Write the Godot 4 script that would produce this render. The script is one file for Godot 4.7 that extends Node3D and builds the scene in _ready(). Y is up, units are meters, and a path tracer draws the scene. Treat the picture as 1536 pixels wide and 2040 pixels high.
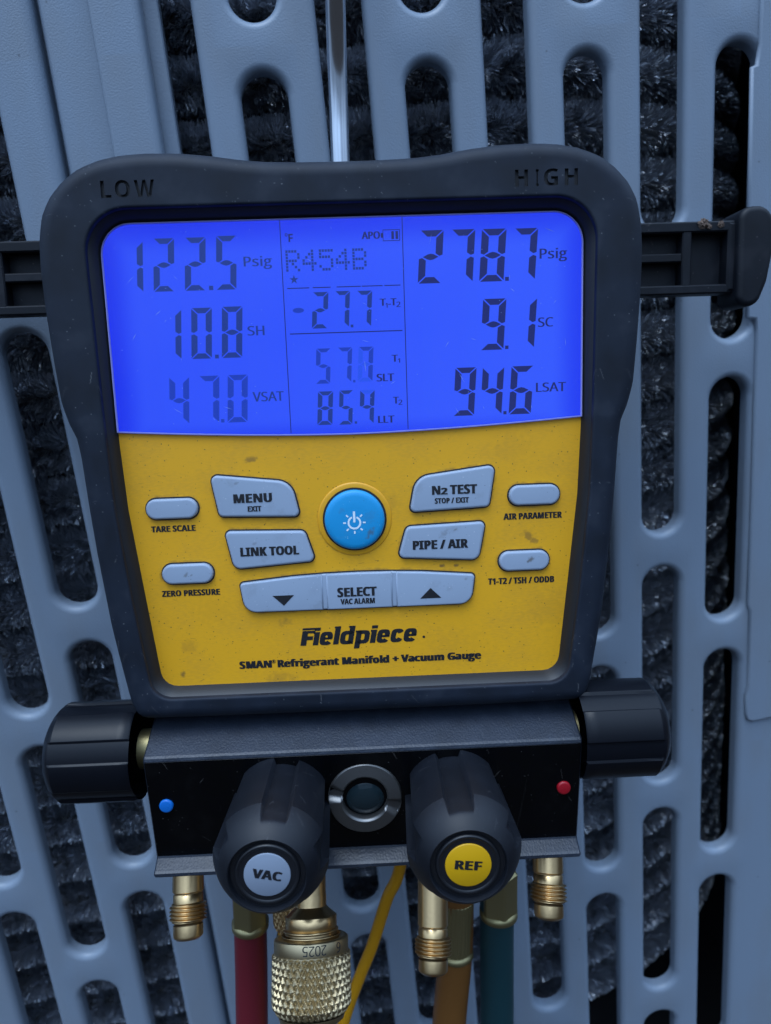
extends Node3D
# A digital refrigerant gauge hung on the louvred grille of an outdoor condenser.
# The grille is the plane z = 0; lengths are written in millimetres and scaled by U.

const U := 0.001
var rng := RandomNumberGenerator.new()
var M := {}
var fonts := {}
var gauge: Node3D

# ------------------------------------------------------------------ helpers
func mm(x: float, y: float, z: float) -> Vector3:
	return Vector3(x, y, z) * U

func begin() -> SurfaceTool:
	var st := SurfaceTool.new()
	st.begin(Mesh.PRIMITIVE_TRIANGLES)
	return st

func build(st: SurfaceTool, called: String, mat: Material, parent: Node, normals := true) -> MeshInstance3D:
	if normals:
		st.generate_normals()
	var o := MeshInstance3D.new()
	o.mesh = st.commit()
	o.name = called
	o.material_override = mat
	parent.add_child(o, true)
	return o

func thing(called: String, label: String, category: String, at := Transform3D()) -> Node3D:
	var o := Node3D.new()
	o.name = called
	o.transform = at
	o.set_meta("label", label)
	o.set_meta("category", category)
	add_child(o, true)
	return o

func tri(st: SurfaceTool, a: Vector3, b: Vector3, c: Vector3) -> void:
	st.add_vertex(a)
	st.add_vertex(b)
	st.add_vertex(c)

# rings run counter-clockwise seen against the direction in which they follow each other
func loft(st: SurfaceTool, rings: Array, closed := true, group := 0) -> void:
	st.set_smooth_group(group if group >= 0 else 0xFFFFFFFF)
	for j in rings.size() - 1:
		var a: PackedVector3Array = rings[j]
		var b: PackedVector3Array = rings[j + 1]
		var n := a.size()
		for i in (n if closed else n - 1):
			var k := (i + 1) % n
			if not a[i].is_equal_approx(b[i]):
				tri(st, a[i], b[i], b[k])
			tri(st, a[i], b[k], a[k])

func ring_at(p: PackedVector2Array, z: float) -> PackedVector3Array:
	var r := PackedVector3Array()
	for q in p:
		r.append(mm(q.x, q.y, z))
	return r

func moved(r: PackedVector3Array, x: Transform3D) -> PackedVector3Array:
	return x * r

func fill(st: SurfaceTool, p: PackedVector2Array, z: float, up := true, group := 0, x := Transform3D()) -> void:
	st.set_smooth_group(group if group >= 0 else 0xFFFFFFFF)
	var ids := Geometry2D.triangulate_polygon(p)
	if ids.is_empty():
		p = Geometry2D.convex_hull(p)
		p.remove_at(p.size() - 1)
		ids = Geometry2D.triangulate_polygon(p)
	for t in range(0, ids.size(), 3):
		var a := p[ids[t]]
		var b := p[ids[t + 1]]
		var c := p[ids[t + 2]]
		if ((b - a).cross(c - a) > 0.0) == up:
			var s := b
			b = c
			c = s
		tri(st, x * mm(a.x, a.y, z), x * mm(b.x, b.y, z), x * mm(c.x, c.y, z))

# sections of (radius, height) about the local z axis; each section is smooth in itself
func lathe(st: SurfaceTool, sections: Array, n: int, x := Transform3D(), first_group := 0) -> void:
	for s in sections.size():
		var rings := []
		for q in sections[s]:
			var r := PackedVector3Array()
			for i in n:
				var a := TAU * i / n
				r.append(x * mm(q.x * cos(a), q.x * sin(a), q.y))
			rings.append(r)
		loft(st, rings, true, first_group + s)

func inset(p: PackedVector2Array, d: float) -> PackedVector2Array:
	var out := PackedVector2Array()
	var n := p.size()
	for i in n:
		var e := (p[i] - p[(i + n - 1) % n]).normalized()
		var f := (p[(i + 1) % n] - p[i]).normalized()
		var m := Vector2(-e.y - f.y, e.x + f.x).normalized()
		var c := maxf(0.4, m.dot(Vector2(-f.y, f.x)))
		out.append(p[i] + m * d / c)
	return out

# corners as Vector3(x, y, radius), counter-clockwise
func rounded(corners: Array, steps := 7) -> PackedVector2Array:
	var out := PackedVector2Array()
	var n := corners.size()
	for i in n:
		var c := Vector2(corners[i].x, corners[i].y)
		var r: float = corners[i].z
		if r <= 0.0:
			out.append(c)
			continue
		var a := (Vector2(corners[(i + n - 1) % n].x, corners[(i + n - 1) % n].y) - c)
		var b := (Vector2(corners[(i + 1) % n].x, corners[(i + 1) % n].y) - c)
		var half := absf(a.angle_to(b)) / 2.0
		var t := minf(r / tan(half), 0.49 * minf(a.length(), b.length()))
		var rr := t * tan(half)
		a = a.normalized()
		b = b.normalized()
		var o := c + (a + b).normalized() * rr / sin(half)
		var from := (c + a * t - o).angle()
		var turn := angle_difference(from, (c + b * t - o).angle())
		for k in steps + 1:
			out.append(o + Vector2.from_angle(from + turn * k / steps) * rr)
	return out

# a plate with a rounded upper edge
func pad(st: SurfaceTool, p: PackedVector2Array, z0: float, z1: float, edge: float, x := Transform3D()) -> void:
	var rings := [moved(ring_at(p, z0), x)]
	for k in 6:
		var a := PI / 2 * k / 5.0
		rings.append(moved(ring_at(inset(p, edge * (1.0 - cos(a))), z1 - edge + edge * sin(a)), x))
	loft(st, rings, true, 1)
	fill(st, inset(p, edge), z1, true, 1, x)

func box(st: SurfaceTool, lo: Vector3, hi: Vector3, bevel := 0.0, x := Transform3D()) -> void:
	var p := PackedVector2Array([Vector2(lo.x, lo.y), Vector2(hi.x, lo.y), Vector2(hi.x, hi.y), Vector2(lo.x, hi.y)])
	var rings := []
	if bevel > 0.0:
		rings.append(moved(ring_at(inset(p, bevel), lo.z), x))
	rings.append(moved(ring_at(p, lo.z + bevel), x))
	rings.append(moved(ring_at(p, hi.z - bevel), x))
	if bevel > 0.0:
		rings.append(moved(ring_at(inset(p, bevel), hi.z), x))
	loft(st, rings, true, -1)
	var q := inset(p, bevel)
	fill(st, q, hi.z, true, -1, x)
	fill(st, q, lo.z, false, -1, x)

func smooth_path(pts: Array, sub := 8) -> PackedVector3Array:
	var out := PackedVector3Array()
	var n := pts.size()
	for i in n - 1:
		var a: Vector3 = pts[maxi(i - 1, 0)]
		var b: Vector3 = pts[i]
		var c: Vector3 = pts[i + 1]
		var d: Vector3 = pts[mini(i + 2, n - 1)]
		for k in sub:
			out.append(b.cubic_interpolate(c, a, d, float(k) / sub))
	out.append(pts[n - 1])
	return out

func tube(st: SurfaceTool, path: PackedVector3Array, radius: float, n := 20, group := 0) -> void:
	var rings := []
	var side := Vector3.RIGHT
	for i in path.size():
		var t := (path[mini(i + 1, path.size() - 1)] - path[maxi(i - 1, 0)]).normalized()
		if absf(t.dot(side)) > 0.9:
			side = Vector3.UP
		side = (side - t * t.dot(side)).normalized()
		var up := t.cross(side)
		var r := PackedVector3Array()
		for k in n:
			var a := TAU * k / n
			r.append((path[i] + (side * cos(a) + up * sin(a)) * radius) * U)
		rings.append(r)
	loft(st, rings, true, group)

func font(kind: String) -> Array:
	if not fonts.has(kind):
		var f := SystemFont.new()
		f.font_names = PackedStringArray(["Droid Serif" if kind == "serif" else "Droid Sans"])
		f.font_weight = 400 if kind == "regular" else 700
		var t := TextMesh.new()
		t.font = f
		t.font_size = 64
		t.pixel_size = 0.01
		t.text = "H"
		fonts[kind] = [f, t.get_aabb().position.y, t.get_aabb().size.y]
	return fonts[kind]

# raised lettering from x0 to x1 on the baseline yb with capitals of the given height
func letters(st: SurfaceTool, s: String, x0: float, x1: float, yb: float, cap: float, z: float, kind := "bold", fat := 0.0, shear := 0.0, deep := 0.08, x := Transform3D()) -> void:
	var f := font(kind)
	var t := TextMesh.new()
	t.font = f[0]
	t.font_size = 64
	t.pixel_size = 0.01
	t.curve_step = 1.0
	t.depth = 0.05
	t.text = s
	var b := t.get_aabb()
	var lean := shear * cap
	var sx: float = (x1 - x0 - lean) / b.size.x
	var sy: float = cap / f[2]
	var k := 3 if fat > 0.0 else 1
	for i in k:
		var dx := fat * (i - (k - 1) / 2.0)
		var basis := Basis(Vector3(sx, 0, 0) * U, Vector3(shear * sy, sy, 0) * U, Vector3(0, 0, deep / 0.05) * U)
		var o := mm(x0 - sx * b.position.x - shear * sy * f[1] + dx, yb - sy * f[1], z + deep / 2.0 + 0.012 * i)
		st.append_from(t, 0, x * Transform3D(basis, o))

func lettering(called: String, mat: Material, parent: Node, list: Array) -> MeshInstance3D:
	var st := begin()
	for l in list:
		letters(st, l[0], l[1], l[2], l[3], l[4], l[5], l[6] if l.size() > 6 else "bold", l[7] if l.size() > 7 else 0.0, l[8] if l.size() > 8 else 0.0)
	return build(st, called, mat, parent, false)

func lin(r: float, g: float, b: float) -> Color:
	return Color(r, g, b).linear_to_srgb()

func paint(called: String, c: Color, rough: float, metal := 0.0) -> StandardMaterial3D:
	var m := StandardMaterial3D.new()
	m.resource_name = called
	m.albedo_color = c
	m.roughness = rough
	m.metallic = metal
	return m

func grain(m: StandardMaterial3D, frequency: float, tile: float, height: float, seed_value := 1, octaves := 3) -> void:
	var n := FastNoiseLite.new()
	n.seed = seed_value
	n.noise_type = FastNoiseLite.TYPE_SIMPLEX_SMOOTH
	n.frequency = frequency
	n.fractal_octaves = octaves
	var t := NoiseTexture2D.new()
	t.width = 512
	t.height = 512
	t.seamless = true
	t.noise = n
	m.heightmap_enabled = true
	m.heightmap_texture = t
	m.heightmap_scale = height
	m.uv1_triplanar = true
	m.uv1_scale = Vector3.ONE / (tile * U)

# mottled colour with specks, scratches and smears of dust; tile in millimetres
func grime(m: StandardMaterial3D, base: Color, spread: float, dust: Color, specks: int, size: int, tile: float, seed_value: int, scratches := 0) -> void:
	var n := FastNoiseLite.new()
	n.seed = seed_value
	n.frequency = 0.012
	n.fractal_octaves = 4
	var img := Image.create(size, size, false, Image.FORMAT_RGB8)
	for y in size:
		for x in size:
			var fx := float(x) / size
			var fy := float(y) / size
			# four-way blend keeps the tile seamless
			var v := lerpf(lerpf(n.get_noise_2d(x, y), n.get_noise_2d(x - size, y), fx), lerpf(n.get_noise_2d(x, y - size), n.get_noise_2d(x - size, y - size), fx), fy)
			var c := base * (1.0 + spread * v * 2.0)
			var d := clampf((v - 0.12) * 2.0, 0.0, 0.35)
			img.set_pixel(x, y, c.lerp(dust, d * spread * 0.18).linear_to_srgb())
	rng.seed = seed_value
	for i in specks:
		var x := rng.randi_range(2, size - 4)
		var y := rng.randi_range(2, size - 4)
		var k := pow(rng.randf(), 2.0)
		var old := img.get_pixel(x, y).srgb_to_linear()
		img.set_pixel(x, y, old.lerp(dust, 0.25 + 0.75 * k).linear_to_srgb())
		if rng.randf() < 0.3:
			img.set_pixel(x + 1, y + rng.randi_range(0, 1), old.lerp(dust, 0.6 * k).linear_to_srgb())
	for i in scratches:
		var p := Vector2(rng.randf_range(20, size - 20), rng.randf_range(20, size - 20))
		var dir := Vector2.from_angle(rng.randf_range(0.6, 2.4)) * 0.8
		var k := rng.randf_range(0.1, 0.5)
		for s in rng.randi_range(5, 22):
			p += dir
			if p.x > 1 and p.y > 1 and p.x < size - 1 and p.y < size - 1:
				var old := img.get_pixelv(Vector2i(p)).srgb_to_linear()
				img.set_pixelv(Vector2i(p), old.lerp(dust, k).linear_to_srgb())
	m.albedo_color = Color.WHITE
	m.albedo_texture = ImageTexture.create_from_image(img)
	m.uv1_triplanar = true
	m.uv1_scale = Vector3.ONE / (tile * U)

# ------------------------------------------------------------------ scene
func _ready() -> void:
	camera_and_light()
	materials()
	condenser()
	place_gauge()
	boot_and_case()
	display()
	face()
	buttons()
	manifold_block()
	front_knob("VAC", -25.9, -104.2, 0.09)
	front_knob("REF", 26.9, -104.3, 0.895)
	side_knob(-1.0)
	side_knob(1.0)
	sight_glass()
	ports()
	hook()
	crossbar()
	coupler()
	hoses()

func camera_and_light() -> void:
	var cam := Camera3D.new()
	cam.name = "camera"
	cam.fov = 71.38
	cam.near = 0.01
	cam.far = 60.0
	cam.transform = Transform3D(Basis(Vector3(0.98919, -0.09369, 0.11279), Vector3(0.11858, 0.96361, -0.23957), Vector3(-0.08624, 0.25036, 0.9643)).orthonormalized(), mm(-176.73, -99.77, 286.88))
	add_child(cam)
	var at := CameraAttributesPhysical.new()
	at.frustum_focal_length = 12.0 / tan(deg_to_rad(71.38 / 2.0))
	at.frustum_near = 0.01
	at.frustum_far = 60.0
	at.frustum_focus_distance = 0.213
	at.exposure_aperture = 9.5
	cam.attributes = at
	cam.fov = 71.38

	var img := Image.create(512, 256, false, Image.FORMAT_RGBF)
	var n := FastNoiseLite.new()
	n.seed = 11
	n.frequency = 1.3
	n.fractal_octaves = 4
	for y in 256:
		var e := PI * (0.5 - (y + 0.5) / 256.0)
		for x in 512:
			var a := TAU * (x + 0.5) / 512.0
			var d := Vector3(cos(e) * sin(a), sin(e), -cos(e) * cos(a))
			var c := n.get_noise_3d(d.x, d.y * 1.8, d.z)
			var k := (0.24 + 1.6 * smoothstep(0.05, 0.95, sin(e))) * (1.0 + 0.8 * c)
			if e < 0.0:
				k = 0.12
			img.set_pixel(x, y, Color(0.56 * k, 0.79 * k, 1.16 * k) if e > 0.0 else Color(0.034, 0.037, 0.044))
	var sky_mat := PanoramaSkyMaterial.new()
	sky_mat.panorama = ImageTexture.create_from_image(img)
	var sky := Sky.new()
	sky.sky_material = sky_mat
	var env := Environment.new()
	env.background_mode = Environment.BG_SKY
	env.sky = sky
	env.tonemap_mode = Environment.TONE_MAPPER_LINEAR
	env.tonemap_exposure = 1.32
	env.sdfgi_enabled = true
	env.ssao_enabled = true
	env.ssil_enabled = true
	var we := WorldEnvironment.new()
	we.name = "environment"
	we.environment = env
	add_child(we)

	var sun := DirectionalLight3D.new()
	sun.name = "overcast_sun"
	sun.light_energy = 0.4
	sun.light_color = Color(0.9, 0.95, 1.0)
	sun.light_angular_distance = 30.0
	sun.shadow_enabled = true
	sun.basis = Basis.looking_at(Vector3(0.14, -0.95, -0.28).normalized(), Vector3.UP)
	add_child(sun)

func materials() -> void:
	M.panel = paint("grille_plastic", lin(0.195, 0.25, 0.325), 0.42)
	grain(M.panel, 0.06, 26.0, 0.0055, 3, 2)
	var streak := Image.create(512, 512, false, Image.FORMAT_RGBA8)
	var sn := FastNoiseLite.new()
	sn.seed = 91
	sn.frequency = 0.02
	sn.fractal_octaves = 4
	for y in 512:
		for x in 512:
			var v := sn.get_noise_2d(x * 1.6, y * 0.22)
			var w := sn.get_noise_2d(x * 0.5 + 900, y * 0.5)
			streak.set_pixel(x, y, Color(0.47, 0.48, 0.49, clampf(0.09 + v * 0.25 + w * 0.22, 0.0, 0.26)))
	rng.seed = 92
	for i in 60:
		streak.set_pixel(rng.randi_range(0, 511), rng.randi_range(0, 511), Color(0.08, 0.08, 0.09, 0.75))
	M.panel.detail_enabled = true
	M.panel.detail_blend_mode = BaseMaterial3D.BLEND_MODE_MIX
	M.panel.detail_uv_layer = BaseMaterial3D.DETAIL_UV_2
	M.panel.detail_albedo = ImageTexture.create_from_image(streak)
	M.panel.uv2_triplanar = true
	M.panel.uv2_scale = Vector3.ONE / 0.31
	M.inner = paint("cabinet_inside", lin(0.02, 0.022, 0.026), 0.8)
	M.fin = paint("aluminium_fin", lin(0.58, 0.62, 0.69), 0.30, 0.9)
	M.tube = paint("dark_tube", lin(0.06, 0.06, 0.06), 0.6)
	M.boot = paint("rubber_boot", Color.WHITE, 0.62)
	M.boot.metallic_specular = 0.36
	grime(M.boot, Color(0.0084, 0.0134, 0.0245), 0.35, Color(0.24, 0.24, 0.24), 230, 320, 80.0, 21, 22)
	M.engraved = paint("engraved_rubber", lin(0.012, 0.014, 0.018), 0.8)
	M.case = paint("rear_case", lin(0.012, 0.014, 0.018), 0.6)
	M.block = paint("black_anodised", lin(0.012, 0.015, 0.022), 0.42)
	grime(M.block, Color(0.015, 0.021, 0.034), 0.3, Color(0.22, 0.22, 0.23), 150, 512, 70.0, 5, 22)
	grain_only(M.block, 0.16, 0.008, 9)
	M.overlay = paint("gloss_black_overlay", lin(0.0012, 0.0015, 0.0022), 0.22)
	grime(M.overlay, Color(0.0012, 0.0015, 0.0022), 0.2, Color(0.13, 0.12, 0.11), 110, 300, 70.0, 27, 12)
	M.overlay.metallic_specular = 0.35
	M.knob = paint("knob_rubber", Color.WHITE, 0.5)
	grime(M.knob, Color(0.0045, 0.0062, 0.0105), 0.4, Color(0.12, 0.12, 0.125), 90, 300, 60.0, 8, 14)
	M.knob.metallic_specular = 0.42
	M.gloss = paint("glossy_knob", lin(0.004, 0.005, 0.008), 0.3)
	M.gloss.metallic_specular = 0.32
	M.black = paint("black_plastic", lin(0.008, 0.009, 0.012), 0.35)
	M.shaded_wall = paint("shade_black_wall", lin(0.007, 0.009, 0.013), 0.5)  # darkened rubber wall, colour carries the shade inside the recess
	M.gap = paint("button_gap", lin(0.01, 0.012, 0.016), 0.7)
	M.print = paint("black_print", lin(0.007, 0.008, 0.012), 0.55)
	M.white_print = paint("white_print", lin(0.72, 0.82, 0.9), 0.5)
	M.button = paint("grey_rubber_button", lin(0.46, 0.58, 0.75), 0.5)
	M.blue = paint("blue_button", lin(0.004, 0.27, 0.72), 0.4)
	M.brass = paint("brass", lin(0.62, 0.43, 0.215), 0.29, 1.0)
	grain(M.brass, 0.03, 20.0, 0.0016, 6, 3)
	M.brass_dull = paint("dull_brass", lin(0.46, 0.365, 0.215), 0.40, 1.0)
	M.ferrule = paint("tarnished_brass", lin(0.33, 0.28, 0.14), 0.42, 0.9)
	M.chrome = paint("polished_steel", lin(0.58, 0.62, 0.68), 0.16, 1.0)
	M.steel = paint("worn_steel_ring", lin(0.17, 0.17, 0.17), 0.44, 0.95)
	grain(M.steel, 0.05, 9.0, 0.002, 17, 3)
	M.glass = paint("dark_sight_glass", lin(0.01, 0.02, 0.026), 0.08)
	M.soil = paint("dry_soil", lin(0.13, 0.09, 0.07), 0.9)
	M.bar = paint("black_nylon", Color.WHITE, 0.5)
	M.bar.metallic_specular = 0.36
	grime(M.bar, Color(0.0045, 0.0065, 0.011), 0.4, Color(0.2, 0.17, 0.16), 60, 220, 60.0, 14, 4)

# relief on top of a colour texture that already sets the tile
func grain_only(m: StandardMaterial3D, frequency: float, height: float, seed_value: int) -> void:
	var s := m.uv1_scale
	grain(m, frequency, 30.0, height, seed_value, 2)
	m.uv1_scale = s

# ------------------------------------------------------------------ the condenser behind
const HALF := 8.5      # half width of a slot opening
const LIP := 3.0       # rolled edge of a slot
const PERIOD := 126.0  # a slot and the bridge below it

func slot_cell(st: SurfaceTool, cx: float, x0: float, x1: float, y0: float, y1: float, s0: float, s1: float) -> void:
	var ct := s1 - HALF
	var cb := s0 + HALF
	var ang_t := []
	var ang_b := []
	for k in 25:
		ang_t.append(PI * k / 24.0)
		ang_b.append(PI + PI * k / 24.0)
	for x in [x0, x1]:
		ang_t.append(atan2(y1 - ct, x - cx))
		ang_b.append(atan2(y0 - cb, x - cx) + TAU)
	ang_t.sort()
	ang_b.sort()
	var dirs := []   # [centre y, direction]
	for a in ang_t:
		dirs.append([ct, Vector2(cos(a), sin(a))])
	for a in ang_b:
		dirs.append([cb, Vector2(cos(a), sin(a))])
	var rings := []
	var outer := PackedVector3Array()
	for d in dirs:
		var v: Vector2 = d[1]
		var t := 1e9
		if v.x > 1e-5: t = minf(t, (x1 - cx) / v.x)
		if v.x < -1e-5: t = minf(t, (x0 - cx) / v.x)
		if v.y > 1e-5: t = minf(t, (y1 - d[0]) / v.y)
		if v.y < -1e-5: t = minf(t, (y0 - d[0]) / v.y)
		outer.append(mm(cx + v.x * t, d[0] + v.y * t, 0))
	rings.append(outer)
	for k in 8:
		var a := PI / 2 * k / 6.0
		var off := LIP * (1.0 - sin(minf(a, PI / 2)))
		var z := -LIP * (1.0 - cos(minf(a, PI / 2))) - (3.5 if k == 7 else 0.0)
		var r := PackedVector3Array()
		for d in dirs:
			var v: Vector2 = d[1]
			r.append(mm(cx + v.x * (HALF + off), d[0] + v.y * (HALF + off), z))
		rings.append(r)
	loft(st, rings, true, 1)

func louvre_column(st: SurfaceTool, cx: float, x0: float, x1: float, phase: float) -> void:
	# bridges are centred at phase - PERIOD * n
	for n in range(-1, 5):
		var top := phase - PERIOD * n
		var low := top - PERIOD
		slot_cell(st, cx, x0, x1, low, top, low + 8.0, top - 8.0)

func condenser() -> void:
	var unit := thing("outdoor_condenser", "blue-grey slotted plastic grille of an air conditioner with spiny aluminium coil behind", "air conditioner")
	var st := begin()
	for k in 8:
		var cx := -30.0 * k
		louvre_column(st, cx, -235.0 if k == 7 else cx - 15.0, 16.0 if k == 0 else cx + 15.0, 0.0 if k % 2 == 0 else -81.0)
	st.set_smooth_group(1)
	var top := [mm(16, 126, 0), mm(16, -630, 0)]
	tri(st, mm(16, -630, 0), mm(16, 126, 0), mm(110, 126, 0))
	tri(st, mm(16, -630, 0), mm(110, 126, 0), mm(110, -630, 0))
	# left edge rolled back on to the corner post
	loft(st, [PackedVector3Array([mm(-235, -630, 0), mm(-235, 126, 0)]), PackedVector3Array([mm(-235.6, -630, -0.4), mm(-235.6, 126, -0.4)]), PackedVector3Array([mm(-236, -630, -2), mm(-236, 126, -2)])], false, 2)
	build(st, "louvred_panel", M.panel, unit)

	st = begin()
	var cols := [-280.8, -309.8, -338.5, -367.5]
	for k in 4:
		louvre_column(st, cols[k], cols[k] - 14.5, -258.5 if k == 0 else cols[k - 1] - 14.5, -81.0 if k % 2 == 0 else 0.0)
	st.set_smooth_group(1)
	tri(st, mm(-470, -630, 0), mm(-470, 126, 0), mm(-382, 126, 0))
	tri(st, mm(-470, -630, 0), mm(-382, 126, 0), mm(-382, -630, 0))
	var roll := []
	for k in 7:
		var a := PI / 2 * k / 6.0
		roll.append(PackedVector3Array([mm(-258.5 + 4 * sin(a), 126, -4 + 4 * cos(a)), mm(-258.5 + 4 * sin(a), -630, -4 + 4 * cos(a))]))
	roll.append(PackedVector3Array([mm(-254.5, 126, -9), mm(-254.5, -630, -9)]))
	loft(st, roll, false, 1)
	build(st, "louvred_panel", M.panel, unit)

	# corner post between the two louvred panels
	st = begin()
	var prof := [Vector2(-258, -8.5), Vector2(-254, -8.5), Vector2(-253.2, -6.5), Vector2(-252.6, -3.0), Vector2(-251.2, -1.1), Vector2(-249.5, -0.7), Vector2(-235.2, -0.7), Vector2(-234.6, -1.1), Vector2(-234.4, -4)]
	var strip := []
	for q in prof:
		strip.append(PackedVector3Array([mm(q.x, -630, q.y), mm(q.x, 126, q.y)]))
	strip.reverse()
	loft(st, strip, false, 3)
	build(st, "corner_post", M.panel, unit)
	st = begin()
	box(st, Vector3(-222, -630, -14), Vector3(-213.2, 126, -7.5), 0.5)
	build(st, "post_flange", M.panel, unit)

	# cover panel lapped over the right edge of the grille
	var edge := PackedVector2Array([Vector2(109, 120), Vector2(6.9, 120), Vector2(7.1, -9.6), Vector2(6.0, -17.0)])
	edge.append_array(PackedVector2Array([Vector2(4.0, -17.6), Vector2(4.6, -60), Vector2(5.5, -110.3), Vector2(9.0, -111.0), Vector2(9.8, -117.4), Vector2(10.0, -142)]))
	edge.append_array(PackedVector2Array([Vector2(10.4, -200), Vector2(10.2, -237.9), Vector2(11.4, -241), Vector2(11.9, -279.8), Vector2(10.8, -284.6), Vector2(11.2, -294), Vector2(12.2, -297.4), Vector2(14.6, -298.7), Vector2(109, -294)]))
	st = begin()
	var rings := []
	for q in [[0.0, 0.05], [0.0, 0.7], [0.35, 1.25], [0.9, 1.5]]:
		rings.append(ring_at(inset(edge, q[0]), q[1]))
	loft(st, rings, true, 1)
	fill(st, inset(edge, 0.9), 1.5, true, 2)
	build(st, "lapped_cover_panel", M.panel, unit)

	# dark cabinet behind the grille: back, sides, top and bottom
	st = begin()
	box(st, Vector3(-470, -630, -420), Vector3(110, 126, -414))
	box(st, Vector3(-476, -630, -420), Vector3(-470, 126, -1))
	box(st, Vector3(110, -630, -420), Vector3(116, 126, -1))
	box(st, Vector3(-476, 126, -420), Vector3(116, 132, -1))
	box(st, Vector3(-476, -636, -420), Vector3(116, -630, -1))
	build(st, "cabinet_shell", M.inner, unit)
	coil(unit)

func coil_path() -> PackedVector3Array:
	# along the grille, then round the cabinet's corner and back
	var p := PackedVector3Array()
	for k in 33:
		p.append(Vector3(-425.0 + 10.0 * k, 0, -31))
	for k in range(1, 29):
		var a := PI / 2 * k / 28.0
		p.append(Vector3(-105 + 200 * sin(a), 0, -231 + 200 * cos(a)))
	for k in range(1, 14):
		p.append(Vector3(95, 0, -231 - 10.0 * k))
	return p

func spine_tuft(seed_value: int) -> ArrayMesh:
	# a 12 mm length of tube's worth of thin aluminium spines, along local x
	rng.seed = seed_value
	var n := FastNoiseLite.new()
	n.seed = seed_value
	n.frequency = 0.09
	var st := begin()
	st.set_smooth_group(0xFFFFFFFF)
	for i in 22:
		for j in 64:
			var x := -6.0 + i * 0.55 + rng.randf_range(-0.3, 0.3)
			var a := TAU * (j + rng.randf_range(-0.4, 0.4)) / 64.0
			var lean := n.get_noise_2d(x * 1.6, a * 9.0) * 1.9 + rng.randf_range(-0.14, 0.14)
			var swirl := n.get_noise_2d(x * 1.6 + 70.0, a * 9.0) * 1.5 + rng.randf_range(-0.1, 0.1)
			var out := Vector3(lean, cos(a + swirl * 0.6), sin(a + swirl * 0.6)).normalized()
			var root := Vector3(x, cos(a) * 4.2, sin(a) * 4.2)
			var side := out.cross(Vector3(cos(j * 1.7), sin(i * 2.3), rng.randf_range(-1, 1))).normalized()
			var tip := root + out * rng.randf_range(6.4, 7.8)
			var w := rng.randf_range(0.10, 0.19) if rng.randf() < 0.91 else rng.randf_range(0.25, 0.5)
			tri(st, (root - side * w) * U, (root + side * w) * U, (tip + side * w * 0.8) * U)
			tri(st, (root - side * w) * U, (tip + side * w * 0.8) * U, (tip - side * w * 0.8) * U)
	st.generate_normals()
	return st.commit()

func coil(unit: Node3D) -> void:
	var path := coil_path()
	var tube_st := begin()
	tube(tube_st, path, 4.4, 10)
	tube_st.generate_normals()
	var tube_mesh := tube_st.commit()
	var sets := []
	for v in 4:
		var mmesh := MultiMesh.new()
		mmesh.transform_format = MultiMesh.TRANSFORM_3D
		mmesh.mesh = spine_tuft(40 + v)
		var where := []
		rng.seed = 70 + v
		var walked := 0.0
		for i in range(1, path.size()):
			var seg := path[i - 1].distance_to(path[i])
			var dir := (path[i] - path[i - 1]).normalized()
			while walked < seg:
				var b := Basis(dir, Vector3.UP, dir.cross(Vector3.UP))
				b = b * Basis(Vector3.RIGHT, rng.randf_range(0, TAU))
				var s := rng.randf_range(0.94, 1.06)
				where.append(Transform3D(b.scaled(Vector3(s, s, s)), (path[i - 1] + dir * walked) * U))
				walked += 9.0
			walked -= seg
		mmesh.instance_count = where.size()
		for i in where.size():
			mmesh.set_instance_transform(i, where[i])
		sets.append(mmesh)
	rng.seed = 99
	for r in 24:
		var t := MeshInstance3D.new()
		t.name = "coil_tube"
		t.mesh = tube_mesh
		t.material_override = M.tube
		t.position = mm(0, 42.75 - 22.5 * r, rng.randf_range(-1.5, 1.5))
		unit.add_child(t, true)
		var s := MultiMeshInstance3D.new()
		s.name = "spine_fins"
		s.multimesh = sets[(r * 3 + r / 4) % 4]
		s.material_override = M.fin
		s.set_meta("kind", "stuff")
		t.add_child(s, true)

# ------------------------------------------------------------------ the gauge
func place_gauge() -> void:
	var b := Basis(Vector3(0.9947, -0.06268, 0.08147), Vector3(0.06996, 0.9935, -0.08975), Vector3(-0.07532, 0.09497, 0.99263)).orthonormalized()
	gauge = thing("manifold_gauge", "yellow and black digital refrigerant manifold gauge with lit blue screen and four knobs", "manifold gauge", Transform3D(b, mm(-166.01, -137.38, 73.68)))

func mirrored(right: Array) -> PackedVector2Array:
	# right half from top centre down to bottom centre -> full outline, counter-clockwise
	var out := PackedVector2Array()
	for i in range(0, right.size()):
		out.append(Vector2(-right[i].x, right[i].y))
	for i in range(right.size() - 2, 0, -1):
		out.append(right[i])
	return out

func star_sample(p: PackedVector2Array, n: int) -> PackedVector2Array:
	# radius of an outline round the origin at n even angles, after smoothing its corners
	var dense := PackedVector2Array()
	var m := p.size()
	for i in m:
		var a := p[(i + m - 1) % m]
		var b := p[i]
		var c := p[(i + 1) % m]
		var d := p[(i + 2) % m]
		for k in 6:
			var t := k / 6.0
			dense.append(b.lerp(c, t).lerp(b.cubic_interpolate(c, a, d, t), 0.35 if b.distance_to(c) < 14.0 and b.distance_to(c) > 2.5 else 0.0))
	var out := PackedVector2Array()
	for i in n:
		var dir := Vector2.from_angle(TAU * i / n)
		for k in dense.size():
			var u := dense[k]
			var v := dense[(k + 1) % dense.size()]
			var hit = Geometry2D.segment_intersects_segment(Vector2.ZERO, dir * 300.0, u, v)
			if hit != null:
				out.append(hit)
				break
	return out

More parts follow.
